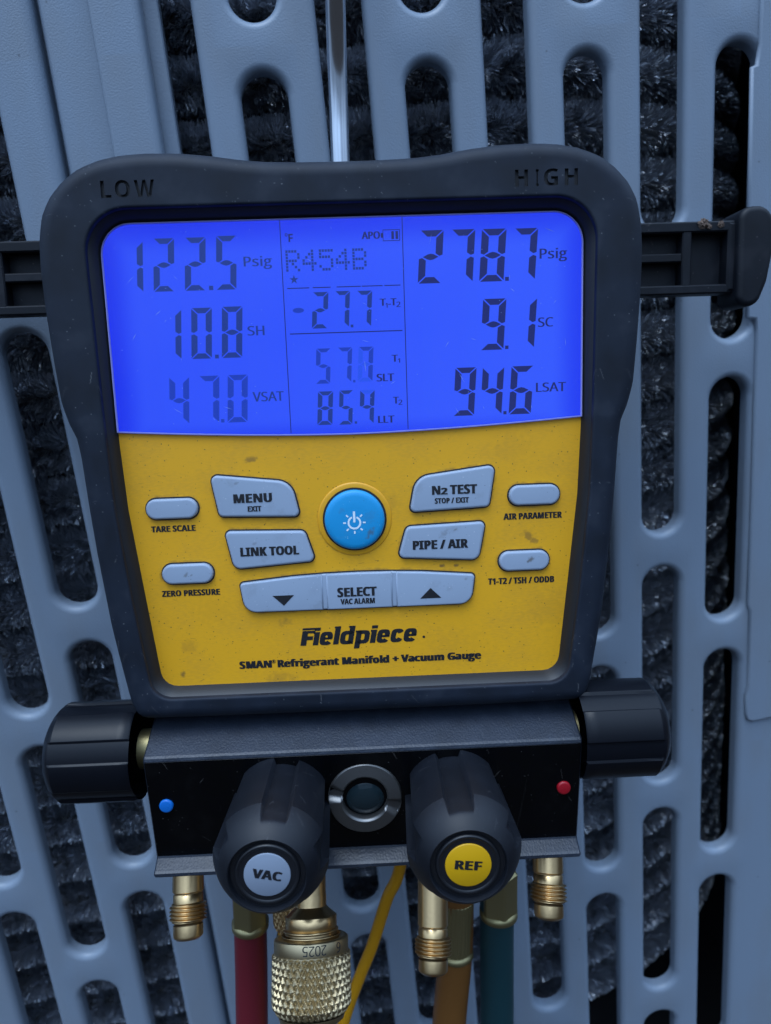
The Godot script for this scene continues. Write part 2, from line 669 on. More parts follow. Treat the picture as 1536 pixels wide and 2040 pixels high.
func outline_outer() -> PackedVector2Array:
	var h := [Vector2(0, 83.9), Vector2(12, 84.0), Vector2(21, 84.3), Vector2(28, 85.0), Vector2(36, 86.2), Vector2(45, 87.1), Vector2(54, 87.3), Vector2(61, 86.9), Vector2(67, 85.8), Vector2(73, 83.6), Vector2(77.6, 80.4), Vector2(81.5, 76.3), Vector2(84.2, 71.4), Vector2(85.6, 65), Vector2(86.1, 57.5), Vector2(85.9, 46), Vector2(85.2, 33), Vector2(84.2, 20)]
	h.append_array([Vector2(82.6, 13.5), Vector2(80.8, 9), Vector2(80.0, 3), Vector2(79.2, -11), Vector2(78.2, -25), Vector2(76.1, -47), Vector2(74.7, -57), Vector2(72.4, -71.5), Vector2(71.4, -75.4), Vector2(69.6, -77.8), Vector2(66.4, -78.8), Vector2(40, -79.1), Vector2(0, -79.2)])
	return mirrored(h)

func outline_inner() -> PackedVector2Array:
	return rounded([Vector3(-71.9, 72.0, 12), Vector3(-71.2, 15, 0), Vector3(-70.4, -12, 0), Vector3(-67.9, -39, 0), Vector3(-64.1, -71.3, 6.5), Vector3(64.1, -71.3, 6.5), Vector3(67.9, -39, 0), Vector3(70.4, -12, 0), Vector3(71.2, 15, 0), Vector3(71.9, 72.0, 12)], 14)

func outline_face() -> PackedVector2Array:
	return rounded([Vector3(-69.6, 69.6, 9), Vector3(-69.7, 8, 0), Vector3(-68.8, -13, 0), Vector3(-65.9, -41, 0), Vector3(-62.8, -70.0, 5.5), Vector3(62.8, -70.0, 5.5), Vector3(65.9, -41, 0), Vector3(68.8, -13, 0), Vector3(69.7, 8, 0), Vector3(69.6, 69.6, 9)], 14)

func boot_and_case() -> void:
	var n := 400
	var outer := star_sample(outline_outer(), n)
	var inner := star_sample(outline_inner(), n)
	var base := star_sample(outline_face(), n)
	var st := begin()
	var rings := [ring_at(inset(outer, 3.0), -34.0), ring_at(inset(outer, 1.6), -32.0), ring_at(inset(outer, 1.2), -8.0), ring_at(inset(outer, 0.2), -1.0), ring_at(outer, 1.5)]
	for k in range(1, 8):
		var a := PI / 2 * k / 7.0
		rings.append(ring_at(inset(outer, 4.5 * (1.0 - cos(a))), 1.5 + 5.5 * sin(a)))
	rings.append(ring_at(inset(outer, 5.0), 7.0))
	rings.append(ring_at(inset(inner, -1.0), 7.0))
	for k in range(0, 5):
		var a := PI / 2 * k / 4.0
		rings.append(ring_at(inset(inner, -0.7 * (1.0 - sin(a))), 6.3 + 0.7 * cos(a)))
	rings.append(ring_at(inset(inner, -0.7), -34.0))
	rings.append(rings[0])
	loft(st, rings, true, 1)
	st.generate_normals()
	var cut := CSGCombiner3D.new()
	cut.name = "rubber_boot"
	gauge.add_child(cut, true)
	var body := CSGMesh3D.new()
	body.name = "boot_body"
	body.mesh = st.commit()
	body.material = M.boot
	cut.add_child(body, true)
	for w in [["L", -65.9, -63.1], ["O", -62.0, -57.9], ["W", -56.7, -51.2], ["H", 48.4, 52.0], ["I", 54.2, 55.0], ["G", 56.5, 60.4], ["H", 62.3, 66.0]]:
		var f := font("bold")
		var t := TextMesh.new()
		t.font = f[0]
		t.font_size = 64
		t.pixel_size = 0.01
		t.depth = 0.05
		t.text = w[0]
		var b := t.get_aabb()
		var sx: float = (w[2] - w[1]) / b.size.x
		var sy: float = 4.4 / f[2]
		var c := CSGMesh3D.new()
		c.name = "engraved_letter"
		var lst := begin()
		lst.append_from(t, 0, Transform3D(Basis(Vector3(sx, 0, 0) * U, Vector3(0, sy, 0) * U, Vector3(0, 0, 30) * U), mm(w[1] - sx * b.position.x, 74.7 - sy * f[1], 6.95)))
		c.mesh = lst.commit()
		c.operation = CSGShape3D.OPERATION_SUBTRACTION
		c.material = M.engraved
		cut.add_child(c, true)
	# sloping wall between the boot and the face, recess shade put into its black
	st = begin()
	loft(st, [ring_at(inset(inner, -0.6), 5.2), ring_at(inset(inner, 0.1), 5.0), ring_at(inset(base, -0.5), 0.9), ring_at(inset(base, 0.2), 0.02), ring_at(inset(base, 0.3), -1.0)], true, 1)
	build(st, "shaded_inner_wall", M.shaded_wall, gauge)
	# rear half of the housing, behind the boot
	st = begin()
	var back := inset(outer, 9.0)
	loft(st, [ring_at(inset(outer, 12.0), -44.0), ring_at(back, -42.0), ring_at(back, -33.0)], true, 1)
	fill(st, inset(outer, 12.0), -44.0, false, 2)
	build(st, "rear_case", M.case, gauge)

# the seam between screen and yellow face sags in a shallow arc
func seam(upper: bool) -> PackedVector2Array:
	var cut := PackedVector2Array()
	for k in 49:
		var x := lerpf(-75.0, 75.0, k / 48.0)
		cut.append(Vector2(x, 7.35 + 2.95 * pow(absf(x) / 70.0, 1.7) + (0.0 if upper else -0.12)))
	cut.append(Vector2(75, 90 if upper else -90))
	cut.append(Vector2(-75, 90 if upper else -90))
	var q: PackedVector2Array = Geometry2D.intersect_polygons(outline_face(), cut)[0]
	if Geometry2D.is_polygon_clockwise(q):
		q.reverse()
	return q

func planar(st: SurfaceTool, p: PackedVector2Array, z: float, lo: Vector2, hi: Vector2) -> void:
	st.set_smooth_group(0)
	var ids := Geometry2D.triangulate_polygon(p)
	for t in range(0, ids.size(), 3):
		var a := p[ids[t]]
		var b := p[ids[t + 1]]
		var c := p[ids[t + 2]]
		if (b - a).cross(c - a) > 0.0:
			var s := b
			b = c
			c = s
		for q in [a, b, c]:
			st.set_uv(Vector2((q.x - lo.x) / (hi.x - lo.x), (hi.y - q.y) / (hi.y - lo.y)))
			st.add_vertex(mm(q.x, q.y, z))

# ------------------------------------------------------------------ screen
func lcd_mat(called: String, c: Color) -> StandardMaterial3D:
	var m := paint(called, lin(0.004, 0.006, 0.02), 0.35)
	m.metallic_specular = 0.12
	m.emission_enabled = true
	m.emission = c
	m.emission_energy_multiplier = 0.76
	return m

const SEG := {"0": "abcdef", "1": "bc", "2": "abged", "4": "fgbc", "5": "afgcd", "6": "afgedc", "7": "abc", "8": "abcdefg", "9": "abcdfg"}

func seven(st: SurfaceTool, ch: String, x0: float, x1: float, y0: float, y1: float, only := "") -> void:
	var s := 0.07
	var w := (x1 - x0) - s * (y1 - y0)
	var h := (y1 - y0) / 2.0
	var t := 0.30 * w
	var g := 0.024 * w
	var lens := 0.105 * w
	var polys := {
		"a": [Vector2(g * 1.6, 2 * h), Vector2(w - g * 1.6, 2 * h), Vector2(w - t - g * 0.6, 2 * h - t * 0.85), Vector2(t + g * 0.6, 2 * h - t * 0.85)],
		"d": [Vector2(g * 1.6, 0), Vector2(t + g * 0.6, t * 0.85), Vector2(w - t - g * 0.6, t * 0.85), Vector2(w - g * 1.6, 0)],
		"f": [Vector2(0, 2 * h - g * 1.6), Vector2(t, 2 * h - t - g * 0.6), Vector2(t, h + lens + g * 1.5), Vector2(t * 0.45, h + g * 1.4), Vector2(0, h + g * 3.4)],
		"e": [Vector2(0, g * 1.6), Vector2(0, h - g * 3.4), Vector2(t * 0.45, h - g * 1.4), Vector2(t, h - lens - g * 1.5), Vector2(t, t + g * 0.6)],
		"g": [Vector2(t * 0.55, h), Vector2(t * 1.25, h + lens), Vector2(w / 2, h + lens * 1.25), Vector2(w - t * 1.25, h + lens), Vector2(w - t * 0.55, h), Vector2(w - t * 1.25, h - lens), Vector2(w / 2, h - lens * 1.25), Vector2(t * 1.25, h - lens)],
	}
	for pair in [["b", "f"], ["c", "e"]]:
		var q := []
		for v in polys[pair[1]]:
			q.append(Vector2(w - v.x, v.y))
		polys[pair[0]] = q
	for k in (only if only else SEG[ch]):
		var p := PackedVector2Array()
		for v in polys[k]:
			p.append(Vector2(x0 + v.x + v.y * s, y0 + v.y))
		fill(st, p, 0.14, true, 0)

func quad(st: SurfaceTool, x0: float, y0: float, x1: float, y1: float, z := 0.14) -> void:
	fill(st, PackedVector2Array([Vector2(x0, y0), Vector2(x1, y0), Vector2(x1, y1), Vector2(x0, y1)]), z, true, 0)

func reading(digits: Array, dot: Vector2, size: float, mat: Material, screen: Node) -> void:
	var st := begin()
	for d in digits:
		seven(st, d[0], d[1], d[2], d[3], d[4])
	if dot != Vector2.ZERO:
		quad(st, dot.x - size, dot.y - size, dot.x + size, dot.y + size)
	build(st, "reading", mat, screen)

func display() -> void:
	var whole := seam(true)
	var img := Image.create(256, 128, false, Image.FORMAT_RGB8)
	for y in 128:
		for x in 256:
			var u := x / 255.0
			var v := 1.0 - y / 127.0
			var edge := minf(minf(u, 1.0 - u) * 2.3, minf(v * 1.2 + 0.05, 1.0 - v)) / 0.16
			var k := smoothstep(0.0, 1.0, edge) * 0.75 + 0.25 * u
			img.set_pixel(x, y, Color(lerpf(0.07, 0.19, k), lerpf(0.17, 0.34, k), lerpf(0.93, 1.0, k)))
	var m := paint("lcd_backlight", lin(0.003, 0.006, 0.02), 0.3)
	m.metallic_specular = 0.1
	m.emission_enabled = true
	m.emission = Color.WHITE
	m.emission_operator = BaseMaterial3D.EMISSION_OP_MULTIPLY
	m.emission_texture = ImageTexture.create_from_image(img)
	m.emission_energy_multiplier = 0.76
	var st := begin()
	planar(st, whole, 0.0, Vector2(-70, 7), Vector2(70, 70))
	var screen := build(st, "display_screen", m, gauge)

	var dark := lcd_mat("lcd_segment", lin(0.007, 0.030, 0.25))
	var darker := lcd_mat("lcd_segment_strong", lin(0.006, 0.011, 0.13))
	var faint := lcd_mat("lcd_segment_weak", lin(0.006, 0.036, 0.46))
	var ghost := lcd_mat("lcd_segment_ghost", lin(0.014, 0.075, 0.84))
	reading([["1", -64.4, -57.6, 50.5, 64.6], ["2", -55.6, -48.6, 50.5, 65.2], ["2", -46.6, -39.6, 50.5, 65.2], ["5", -37.6, -30.7, 50.5, 65.4]], Vector2(-39.0, 51.1), 0.6, dark, screen)
	reading([["1", -54.9, -48.1, 31.1, 45.4], ["0", -46.2, -39.2, 31.1, 45.6], ["8", -37.3, -30.3, 31.1, 45.7]], Vector2(-38.7, 31.6), 0.55, dark, screen)
	reading([["4", -54.1, -47.3, 12.2, 26.1], ["7", -45.4, -38.4, 12.2, 26.1], ["0", -36.9, -30.0, 12.2, 26.1]], Vector2(-38.3, 12.8), 0.5, faint, screen)
	reading([["2", -10.4, -5.1, 38.7, 49.0], ["7", -3.9, 1.2, 38.8, 49.1], ["7", 2.5, 7.7, 38.8, 49.0]], Vector2(1.4, 39.1), 0.4, dark, screen)
	reading([["5", -10.1, -5.1, 22.7, 32.9], ["7", -3.8, 1.2, 22.9, 33.0], ["7", 2.4, 7.5, 22.9, 33.0]], Vector2(1.4, 23.1), 0.35, faint, screen)
	reading([["8", -10.2, -5.0, 10.5, 20.4], ["5", -3.8, 1.0, 10.4, 20.5], ["4", 2.4, 7.4, 10.4, 20.4]], Vector2(1.4, 10.9), 0.35, dark, screen)
	reading([["2", 21.1, 29.0, 50.5, 65.3], ["7", 30.2, 38.2, 50.5, 65.3], ["8", 39.1, 47.3, 50.5, 65.2], ["7", 48.6, 56.5, 50.6, 65.1]], Vector2(47.3, 51.1), 0.55, darker, screen)
	reading([["9", 39.2, 47.1, 30.9, 45.6], ["1", 48.6, 56.2, 31.1, 45.5]], Vector2(47.1, 31.5), 0.5, darker, screen)
	reading([["9", 30.7, 38.0, 11.8, 26.0], ["4", 38.9, 46.3, 11.8, 25.9], ["6", 47.5, 55.2, 11.7, 25.9]], Vector2(46.4, 12.25), 0.48, darker, screen)
	st = begin()
	seven(st, "8", 2.4, 7.5, 22.9, 33.0, "defg")
	seven(st, "8", 2.4, 7.4, 10.4, 20.4, "ab")
	build(st, "ghost_segments", ghost, screen)
	# minus sign
	st = begin()
	var oval := PackedVector2Array()
	for k in 20:
		oval.append(Vector2(-14.1 + 1.65 * cos(TAU * k / 20), 44.0 + 0.72 * sin(TAU * k / 20)))
	fill(st, oval, 0.14, true, 0)
	build(st, "minus_sign", faint, screen)
	# divider lines
	st = begin()
	quad(st, -18.3, 8.4, -18.05, 69.4)
	quad(st, 16.9, 8.4, 17.15, 69.4)
	for s in [[-17.0, -10.6], [-9.6, -4.4], [-2.6, 4.4], [4.7, 10.8], [11.3, 16.0]]:
		quad(st, s[0], 50.15, s[1], 50.42)
	quad(st, -16.9, 37.2, 16.2, 37.5)
	build(st, "divider_lines", darker, screen)
	# refrigerant name in a dot matrix
	var glyphs := {"R": "1111010001100011111010100100101000 1", "4": "00010001100101010010111110001000010", "5": "11111100001111000001000011000101110", "B": "11110100011000111110100011000111110"}
	st = begin()
	var cx := -17.0
	for ch in "R454B":
		var bits: String = glyphs[ch].replace(" ", "")
		for i in 35:
			if bits[i] == "1":
				var px := cx + (i % 5) * 0.84
				var py := 60.9 - (i / 5) * 0.87
				quad(st, px, py - 0.70, px + 0.66, py)
		cx += 4.83
	build(st, "dot_matrix_text", dark, screen)
	# star and battery
	st = begin()
	var star := PackedVector2Array()
	for k in 10:
		star.append(Vector2(-14.9, 52.7) + Vector2.from_angle(PI / 2 + TAU * k / 10) * (1.35 if k % 2 == 0 else 0.52))
	fill(st, star, 0.14, true, 0)
	build(st, "star_symbol", dark, screen)
	st = begin()
	quad(st, 11.3, 65.65, 16.3, 65.85)
	quad(st, 11.3, 62.65, 16.3, 62.85)
	quad(st, 11.3, 62.85, 11.48, 65.65)
	quad(st, 16.1, 62.85, 16.3, 65.65)
	quad(st, 10.75, 63.6, 11.3, 64.9)
	quad(st, 13.8, 63.15, 14.55, 65.35)
	quad(st, 15.0, 63.15, 15.75, 65.35)
	build(st, "battery_symbol", darker, screen)
	lettering("unit_text", dark, screen, [["Psig", -29.1, -21.1, 56.8, 2.7, 0.08, "regular", 0.08], ["SH", -29.2, -24.4, 37.3, 2.7, 0.08, "regular", 0.08], ["VSAT", -28.9, -19.8, 18.1, 2.8, 0.08, "regular", 0.08]])
	lettering("unit_text", darker, screen, [["Psig", 57.0, 64.9, 56.5, 2.8, 0.08, "regular", 0.08], ["SC", 56.5, 60.9, 37.1, 2.7, 0.08, "regular", 0.08], ["LSAT", 55.9, 64.8, 18.1, 2.7, 0.08, "regular", 0.08]])
	lettering("small_text", darker, screen, [["°", -16.9, -16.1, 63.5, 2.1, 0.08, "regular"], ["F", -15.9, -14.6, 63.2, 2.2, 0.08], ["APO", 5.3, 10.4, 63.4, 2.0, 0.08, "regular", 0.13], ["SLT", 8.2, 13.2, 22.8, 2.2, 0.08, "regular", 0.13], ["LLT", 8.2, 12.9, 10.5, 2.1, 0.08, "regular", 0.13]])
	lettering("small_text", darker, screen, [["T", 9.9, 11.5, 44.6, 2.0, 0.08, "regular", 0.12], ["1", 11.5, 12.0, 44.0, 1.3, 0.08, "regular", 0.05], ["-", 12.35, 12.95, 44.2, 2.0, 0.08, "regular", 0.12], ["T", 13.1, 14.6, 44.6, 2.0, 0.08, "regular", 0.12], ["2", 14.7, 15.8, 44.1, 1.5, 0.08, "regular", 0.05]])
	lettering("small_text", darker, screen, [["T", 12.9, 14.5, 28.4, 2.0, 0.08, "regular", 0.12], ["1", 14.6, 15.2, 28.1, 1.2, 0.08, "regular", 0.05], ["T", 12.9, 14.4, 16.1, 2.0, 0.08, "regular", 0.12], ["2", 14.4, 15.5, 15.7, 1.5, 0.08, "regular", 0.05]])

	# clear cover with a glow-tinted edge, scuffed by use
	var pane := paint("screen_cover", Color(0.75, 0.82, 1.0, 0.012), 0.06)
	pane.transparency = BaseMaterial3D.TRANSPARENCY_ALPHA
	st = begin()
	fill(st, inset(whole, 0.35), 0.75, true, 0)
	build(st, "clear_cover", pane, gauge)
	var rim := paint("glow_tinted_edge", lin(0.42, 0.42, 0.85), 0.3)  # pale lilac stands in for screen light piped to the edge
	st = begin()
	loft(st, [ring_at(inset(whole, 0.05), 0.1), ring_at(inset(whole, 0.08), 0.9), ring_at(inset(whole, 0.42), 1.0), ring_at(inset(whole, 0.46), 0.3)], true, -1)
	build(st, "glow_tinted_edge", rim, gauge)
	var scuff := paint("scuff", lin(0.20, 0.28, 0.62), 0.6)
	rng.seed = 4242
	st = begin()
	for i in 90:
		var p := Vector2(rng.randf_range(-66, 66), rng.randf_range(11.5, 67))
		var dir := Vector2.from_angle(rng.randf_range(0.3, 2.9))
		var len := 0.12 if rng.randf() < 0.72 else rng.randf_range(0.5, 1.9)
		var wd := rng.randf_range(0.04, 0.09) if len > 0.2 else rng.randf_range(0.07, 0.16)
		var nn := Vector2(-dir.y, dir.x) * wd
		fill(st, PackedVector2Array([p - dir * len, p + nn, p + dir * len, p - nn]), 0.79, true, 0)
	var sc := build(st, "scuff_marks", scuff, gauge)
	sc.set_meta("kind", "stuff")

# ------------------------------------------------------------------ yellow face
func face() -> void:
	var p := seam(false)
	var w := 1024
	var h := 592
	var img := Image.create(w, h, false, Image.FORMAT_RGB8)
	var n := FastNoiseLite.new()
	n.seed = 33
	n.frequency = 0.006
	n.fractal_octaves = 5
	var f := FastNoiseLite.new()
	f.seed = 34
	f.frequency = 0.12
	f.fractal_octaves = 2
	var yellow := Color(0.79, 0.385, 0.010)
	var dirt := Color(0.17, 0.115, 0.06)
	for y in h:
		for x in w:
			var v := n.get_noise_2d(x, y * 1.3)
			var s := f.get_noise_2d(x * 0.5, y * 1.6)
			var k := clampf(0.035 + v * 0.13 + s * 0.10, 0.0, 0.4)
			img.set_pixel(x, y, yellow.lerp(dirt, k).linear_to_srgb())
	rng.seed = 77
	for i in 1150:
		var x := rng.randi_range(3, w - 5)
		var y := rng.randi_range(3, h - 5)
		var k := rng.randf_range(0.3, 1.0)
		var r := 0 if rng.randf() < 0.55 else 1
		for dy in range(0, r + 1):
			for dx in range(0, r + 1):
				img.set_pixel(x + dx, y + dy, img.get_pixel(x + dx, y + dy).srgb_to_linear().lerp(Color(0.05, 0.035, 0.02), k).linear_to_srgb())
	for i in 70:
		var q := Vector2(rng.randf_range(10, w - 30), rng.randf_range(10, h - 10))
		var dir := Vector2.from_angle(rng.randf_range(-0.5, 0.5))
		var k := rng.randf_range(0.2, 0.7)
		for s in rng.randi_range(3, 13):
			q += dir
			img.set_pixelv(Vector2i(q), img.get_pixelv(Vector2i(q)).srgb_to_linear().lerp(Color(0.06, 0.04, 0.02), k).linear_to_srgb())
	# grime gathered round the keys
	for o in key_outlines():
		var m := inset(o, -0.25)
		for k in m.size():
			var from := m[k]
			var to := m[(k + 1) % m.size()]
			var steps := maxi(1, int(from.distance_to(to) / 0.35))
			for q in steps:
				var at := from.lerp(to, float(q) / steps)
				var px := (at.x + 72.0) / 144.0 * w
				var py := (12.0 - at.y) / 83.2 * h
				var strong := clampf(0.22 + n.get_noise_2d(px * 4.0, py * 4.0) * 0.75, 0.0, 0.6)
				var rad := rng.randf_range(1.5, 5.5)
				for dy in range(-5, 6):
					for dx in range(-5, 6):
						var x := int(px) + dx
						var y := int(py) + dy
						if x < 0 or y < 0 or x >= w or y >= h:
							continue
						var f2 := clampf(1.0 - Vector2(dx, dy).length() / rad, 0.0, 1.0) * strong * 0.6
						if f2 > 0.01:
							img.set_pixel(x, y, img.get_pixel(x, y).srgb_to_linear().lerp(Color(0.15, 0.085, 0.03), f2).linear_to_srgb())
	# blotches in mm: x, y, radius, strength
	for b in [[53.5, -25.8, 1.6, 0.55], [55.5, -27.6, 1.0, 0.5], [49, 2, 5, 0.08], [62, -50, 7, 0.10], [30, -62, 9, 0.06], [26.4, -34.2, 0.7, 0.75], [30.6, -34.3, 0.7, 0.75], [-54, -56.8, 2.1, 0.20], [-56.5, -66.4, 1.1, 0.7], [-40, -5, 6, 0.05], [-30.5, 0.8, 1.2, 0.6], [-23.5, -50.5, 1.6, 0.35], [9, -14, 4, 0.14], [-42.4, -36.0, 0.5, 0.8], [-45, -46, 5, 0.08], [-25.5, -69, 3.4, 0.22]]:
		var cx: float = (b[0] + 72.0) / 144.0 * w
		var cy: float = (12.0 - b[1]) / 83.2 * h
		var rr: float = b[2] * w / 144.0
		for dy in range(-int(rr * 1.5), int(rr * 1.5) + 1):
			for dx in range(-int(rr * 2), int(rr * 2) + 1):
				var x := int(cx) + dx
				var y := int(cy) + dy
				if x < 0 or y < 0 or x >= w or y >= h:
					continue
				var d := Vector2(dx * 0.7, dy).length() / rr + n.get_noise_2d(x * 9.0, y * 9.0) * 0.8
				var k: float = clampf((1.0 - d) * 1.6, 0.0, 1.0) * b[3]
				img.set_pixel(x, y, img.get_pixel(x, y).srgb_to_linear().lerp(Color(0.13, 0.075, 0.03), k).linear_to_srgb())
	var m := paint("yellow_face", Color.WHITE, 0.45)
	m.albedo_texture = ImageTexture.create_from_image(img)
	m.texture_repeat = false
	var st := begin()
	planar(st, p, 0.0, Vector2(-72, -71.2), Vector2(72, 12))
	var plate := build(st, "face_plate", m, gauge)
	# low embossed ring about the power button
	var ring_mat := paint("embossed_yellow", lin(0.74, 0.35, 0.011), 0.45)
	st = begin()
	lathe(st, [[Vector2(11.4, 0.0), Vector2(11.25, 0.22), Vector2(10.9, 0.36), Vector2(9.8, 0.36)]], 72, Transform3D(Basis(), mm(-0.15, -18.5, 0)))
	build(st, "embossed_ring", ring_mat, plate)
	lettering("lettering", M.print, plate, [["TARE SCALE", -62.2, -48.9, -20.2, 1.8, 0.0, "bold", 0.1], ["ZERO PRESSURE", -60.6, -42.9, -40.6, 1.85, 0.0, "bold", 0.1], ["AIR PARAMETER", 45.8, 63.8, -20.5, 1.9, 0.0, "bold", 0.1], ["T1-T2 / TSH / ODDB", 40.8, 61.4, -40.9, 1.95, 0.0, "bold", 0.1]])
	lettering("lettering", M.print, plate, [["SMAN", -38.2, -28.4, -65.0, 2.35, 0.0, "bold", 0.2], ["®", -28.2, -26.9, -63.6, 1.1, 0.0, "bold"], ["Refrigerant Manifold + Vacuum Gauge", -26.2, 38.0, -65.0, 2.35, 0.0, "bold", 0.2]])
	brand(plate)

func brand(plate: Node) -> void:
	# heavy slanted word built stroke by stroke; units: x height 1 = 3.75 mm
	var st := begin()
	var u := 4.2
	var lean := 0.2
	var x := -18.9
	var y0 := -58.3
	var put := func(poly: Array, ox: float) -> void:
		var p := PackedVector2Array()
		for v in poly:
			p.append(Vector2(ox + (v.x * 1.10 + v.y * lean) * u, y0 + v.y * u))
		fill(st, p, 0.08, true, 0)
	var bowl := func(ox: float, gap_from: float, gap_to: float, w := 0.86) -> void:
		# squarish ring with an opening between two angles (degrees)
		var a := gap_to
		var prev_o := Vector2.ZERO
		var prev_i := Vector2.ZERO
		var steps := 26
		for k in steps + 1:
			var t := deg_to_rad(lerpf(gap_to, gap_from + 360.0, float(k) / steps))
			var c := Vector2(cos(t), sin(t))
			var sq := 1.0 / pow(pow(absf(c.x), 3.4) + pow(absf(c.y), 3.4), 1.0 / 3.4)
			var o := Vector2(w / 2 + c.x * sq * w / 2, 0.5 + c.y * sq * 0.52)
			var i := Vector2(w / 2 + c.x * sq * (w / 2 - 0.35), 0.5 + c.y * sq * 0.24)
			if k > 0:
				put.call([prev_i, prev_o, o, i], ox)
			prev_o = o
			prev_i = i
	var e := func(ox: float) -> void:
		bowl.call(ox, -38.0, -4.0)
		put.call([Vector2(0.28, 0.41), Vector2(0.84, 0.41), Vector2(0.84, 0.58), Vector2(0.28, 0.58)], ox)
	var stem := func(ox: float, h0: float, h1: float) -> void:
		put.call([Vector2(0, h0), Vector2(0.37, h0), Vector2(0.37, h1), Vector2(-0.06, h1), Vector2(-0.06, h1 - 0.12), Vector2(0, h1 - 0.16)], ox)
	# F
	put.call([Vector2(0, 0), Vector2(0.39, 0), Vector2(0.39, 1.14), Vector2(0, 1.14)], x)
	put.call([Vector2(0.39, 0.42), Vector2(0.78, 0.42), Vector2(0.78, 0.72), Vector2(0.39, 0.72)], x)
	put.call([Vector2(-0.02, 1.2), Vector2(0.92, 1.2), Vector2(0.92, 1.36), Vector2(-0.02, 1.36)], x)
	put.call([Vector2(0.39, 0.94), Vector2(0.88, 0.94), Vector2(0.88, 1.14), Vector2(0.39, 1.14)], x)
	x += 0.920 * u
	# i
	stem.call(x, 0.0, 1.02)
	put.call([Vector2(-0.02, 1.12), Vector2(0.38, 1.12), Vector2(0.38, 1.36), Vector2(-0.02, 1.36)], x)
	x += 0.471 * u
	e.call(x)
	x += 1.049 * u
	stem.call(x, 0.0, 1.4)
	x += 0.471 * u
	# d
	bowl.call(x, -40.0, 40.0, 0.95)
	stem.call(x + 0.61 * u, 0.0, 1.4)
	x += 1.156 * u
	# p
	stem.call(x, -0.38, 1.02)
	bowl.call(x, 140.0, 220.0, 0.95)
	x += 1.134 * u
	stem.call(x, 0.0, 1.02)
	put.call([Vector2(-0.02, 1.12), Vector2(0.38, 1.12), Vector2(0.38, 1.36), Vector2(-0.02, 1.36)], x)
	x += 0.471 * u
	e.call(x)
	x += 1.038 * u
	bowl.call(x, -30.0, 30.0, 0.84)
	x += 0.984 * u
	e.call(x)
	var dot := PackedVector2Array()
	for k in 16:
		dot.append(Vector2(20.1 + 0.42 * cos(TAU * k / 16), -57.0 + 0.42 * sin(TAU * k / 16)))
	fill(st, dot, 0.08, true, 0)
	build(st, "word_mark", M.print, plate)

# ------------------------------------------------------------------ buttons
func button(called: String, shape: PackedVector2Array, mat: Material, high := 1.5) -> MeshInstance3D:
	var st := begin()
	pad(st, inset(shape, 0.42), 0.0, high, 0.75)
	var o := build(st, called, mat, gauge)
	var gap := begin()
	fill(gap, inset(shape, -0.05), 0.05, true, 0)
	build(gap, "button_gap", M.gap, o)
	return o

func flip(c: Array) -> Array:
	var out := []
	for v in c:
		out.push_front(Vector3(-v.x, v.y, v.z))
	return out

# one plain colour with its own smudges (x, y, radius, strength in the gauge's millimetres) and specks
func button_material(c: Color, smudges: Array, specks: int, seed_value: int) -> StandardMaterial3D:
	var side := 1024
	var tile := 160.0
	var img := Image.create(side, side, false, Image.FORMAT_RGB8)
	img.fill(c.linear_to_srgb())
	var n := FastNoiseLite.new()
	n.seed = seed_value
	n.frequency = 0.02
	rng.seed = seed_value
	var all := smudges.duplicate()
	for i in 40:
		all.append([rng.randf_range(-62, 62), rng.randf_range(-47, -3), rng.randf_range(0.8, 3.0), rng.randf_range(0.05, 0.16)])
	for b in all:
		var cx: float = fposmod(b[0], tile) / tile * side
		var cy: float = fposmod(-b[1], tile) / tile * side
		var rr: float = b[2] / tile * side
		for dy in range(-int(rr * 2), int(rr * 2) + 1):
			for dx in range(-int(rr * 2), int(rr * 2) + 1):
				var x := posmod(int(cx) + dx, side)
				var y := posmod(int(cy) + dy, side)
				var d := Vector2(dx, dy * 1.3 + dx * 0.4).length() / rr + n.get_noise_2d(x * 6.0, y * 6.0) * 0.7
				var k: float = clampf((1.0 - d) * 1.5, 0.0, 1.0) * b[3]
				if k > 0.0:
					img.set_pixel(x, y, img.get_pixel(x, y).srgb_to_linear().lerp(Color(0.09, 0.075, 0.05), k).linear_to_srgb())
	for i in specks:
		var x := rng.randi_range(0, side - 2)
		var y := rng.randi_range(0, side - 2)
		var k := rng.randf_range(0.15, 0.75)
		var dust := Color(0.05, 0.045, 0.04) if rng.randf() < 0.7 else Color(0.85, 0.88, 0.9)
		img.set_pixel(x, y, c.lerp(dust, k).linear_to_srgb())
		if rng.randf() < 0.35:
			img.set_pixel(x + 1, y, c.lerp(dust, k * 0.7).linear_to_srgb())
	var m := paint("rubber_button", Color.WHITE, 0.5)
	m.albedo_texture = ImageTexture.create_from_image(img)
	m.uv1_triplanar = true
	m.uv1_scale = Vector3.ONE / (tile * U)
	return m

func menu_corners() -> Array:
	return [Vector3(-43.7, -2.8, 2.2), Vector3(-41.5, -16.5, 2.0), Vector3(-16.2, -17.4, 1.9), Vector3(-18.6, -5.8, 6.0)]

func link_corners() -> Array:
	return [Vector3(-40.5, -20.2, 1.9), Vector3(-38.0, -33.1, 3.0), Vector3(-12.2, -31.4, 2.0), Vector3(-15.3, -21.0, 2.4)]

func bar_corners() -> Array:
	return [Vector3(-36.9, -36.8, 1.5), Vector3(-35.5, -46.9, 4.6), Vector3(35.5, -46.9, 4.6), Vector3(36.9, -36.8, 1.5), Vector3(20, -35.3, 0), Vector3(10, -34.85, 0), Vector3(0, -34.7, 0), Vector3(-10, -34.85, 0), Vector3(-20, -35.3, 0)]

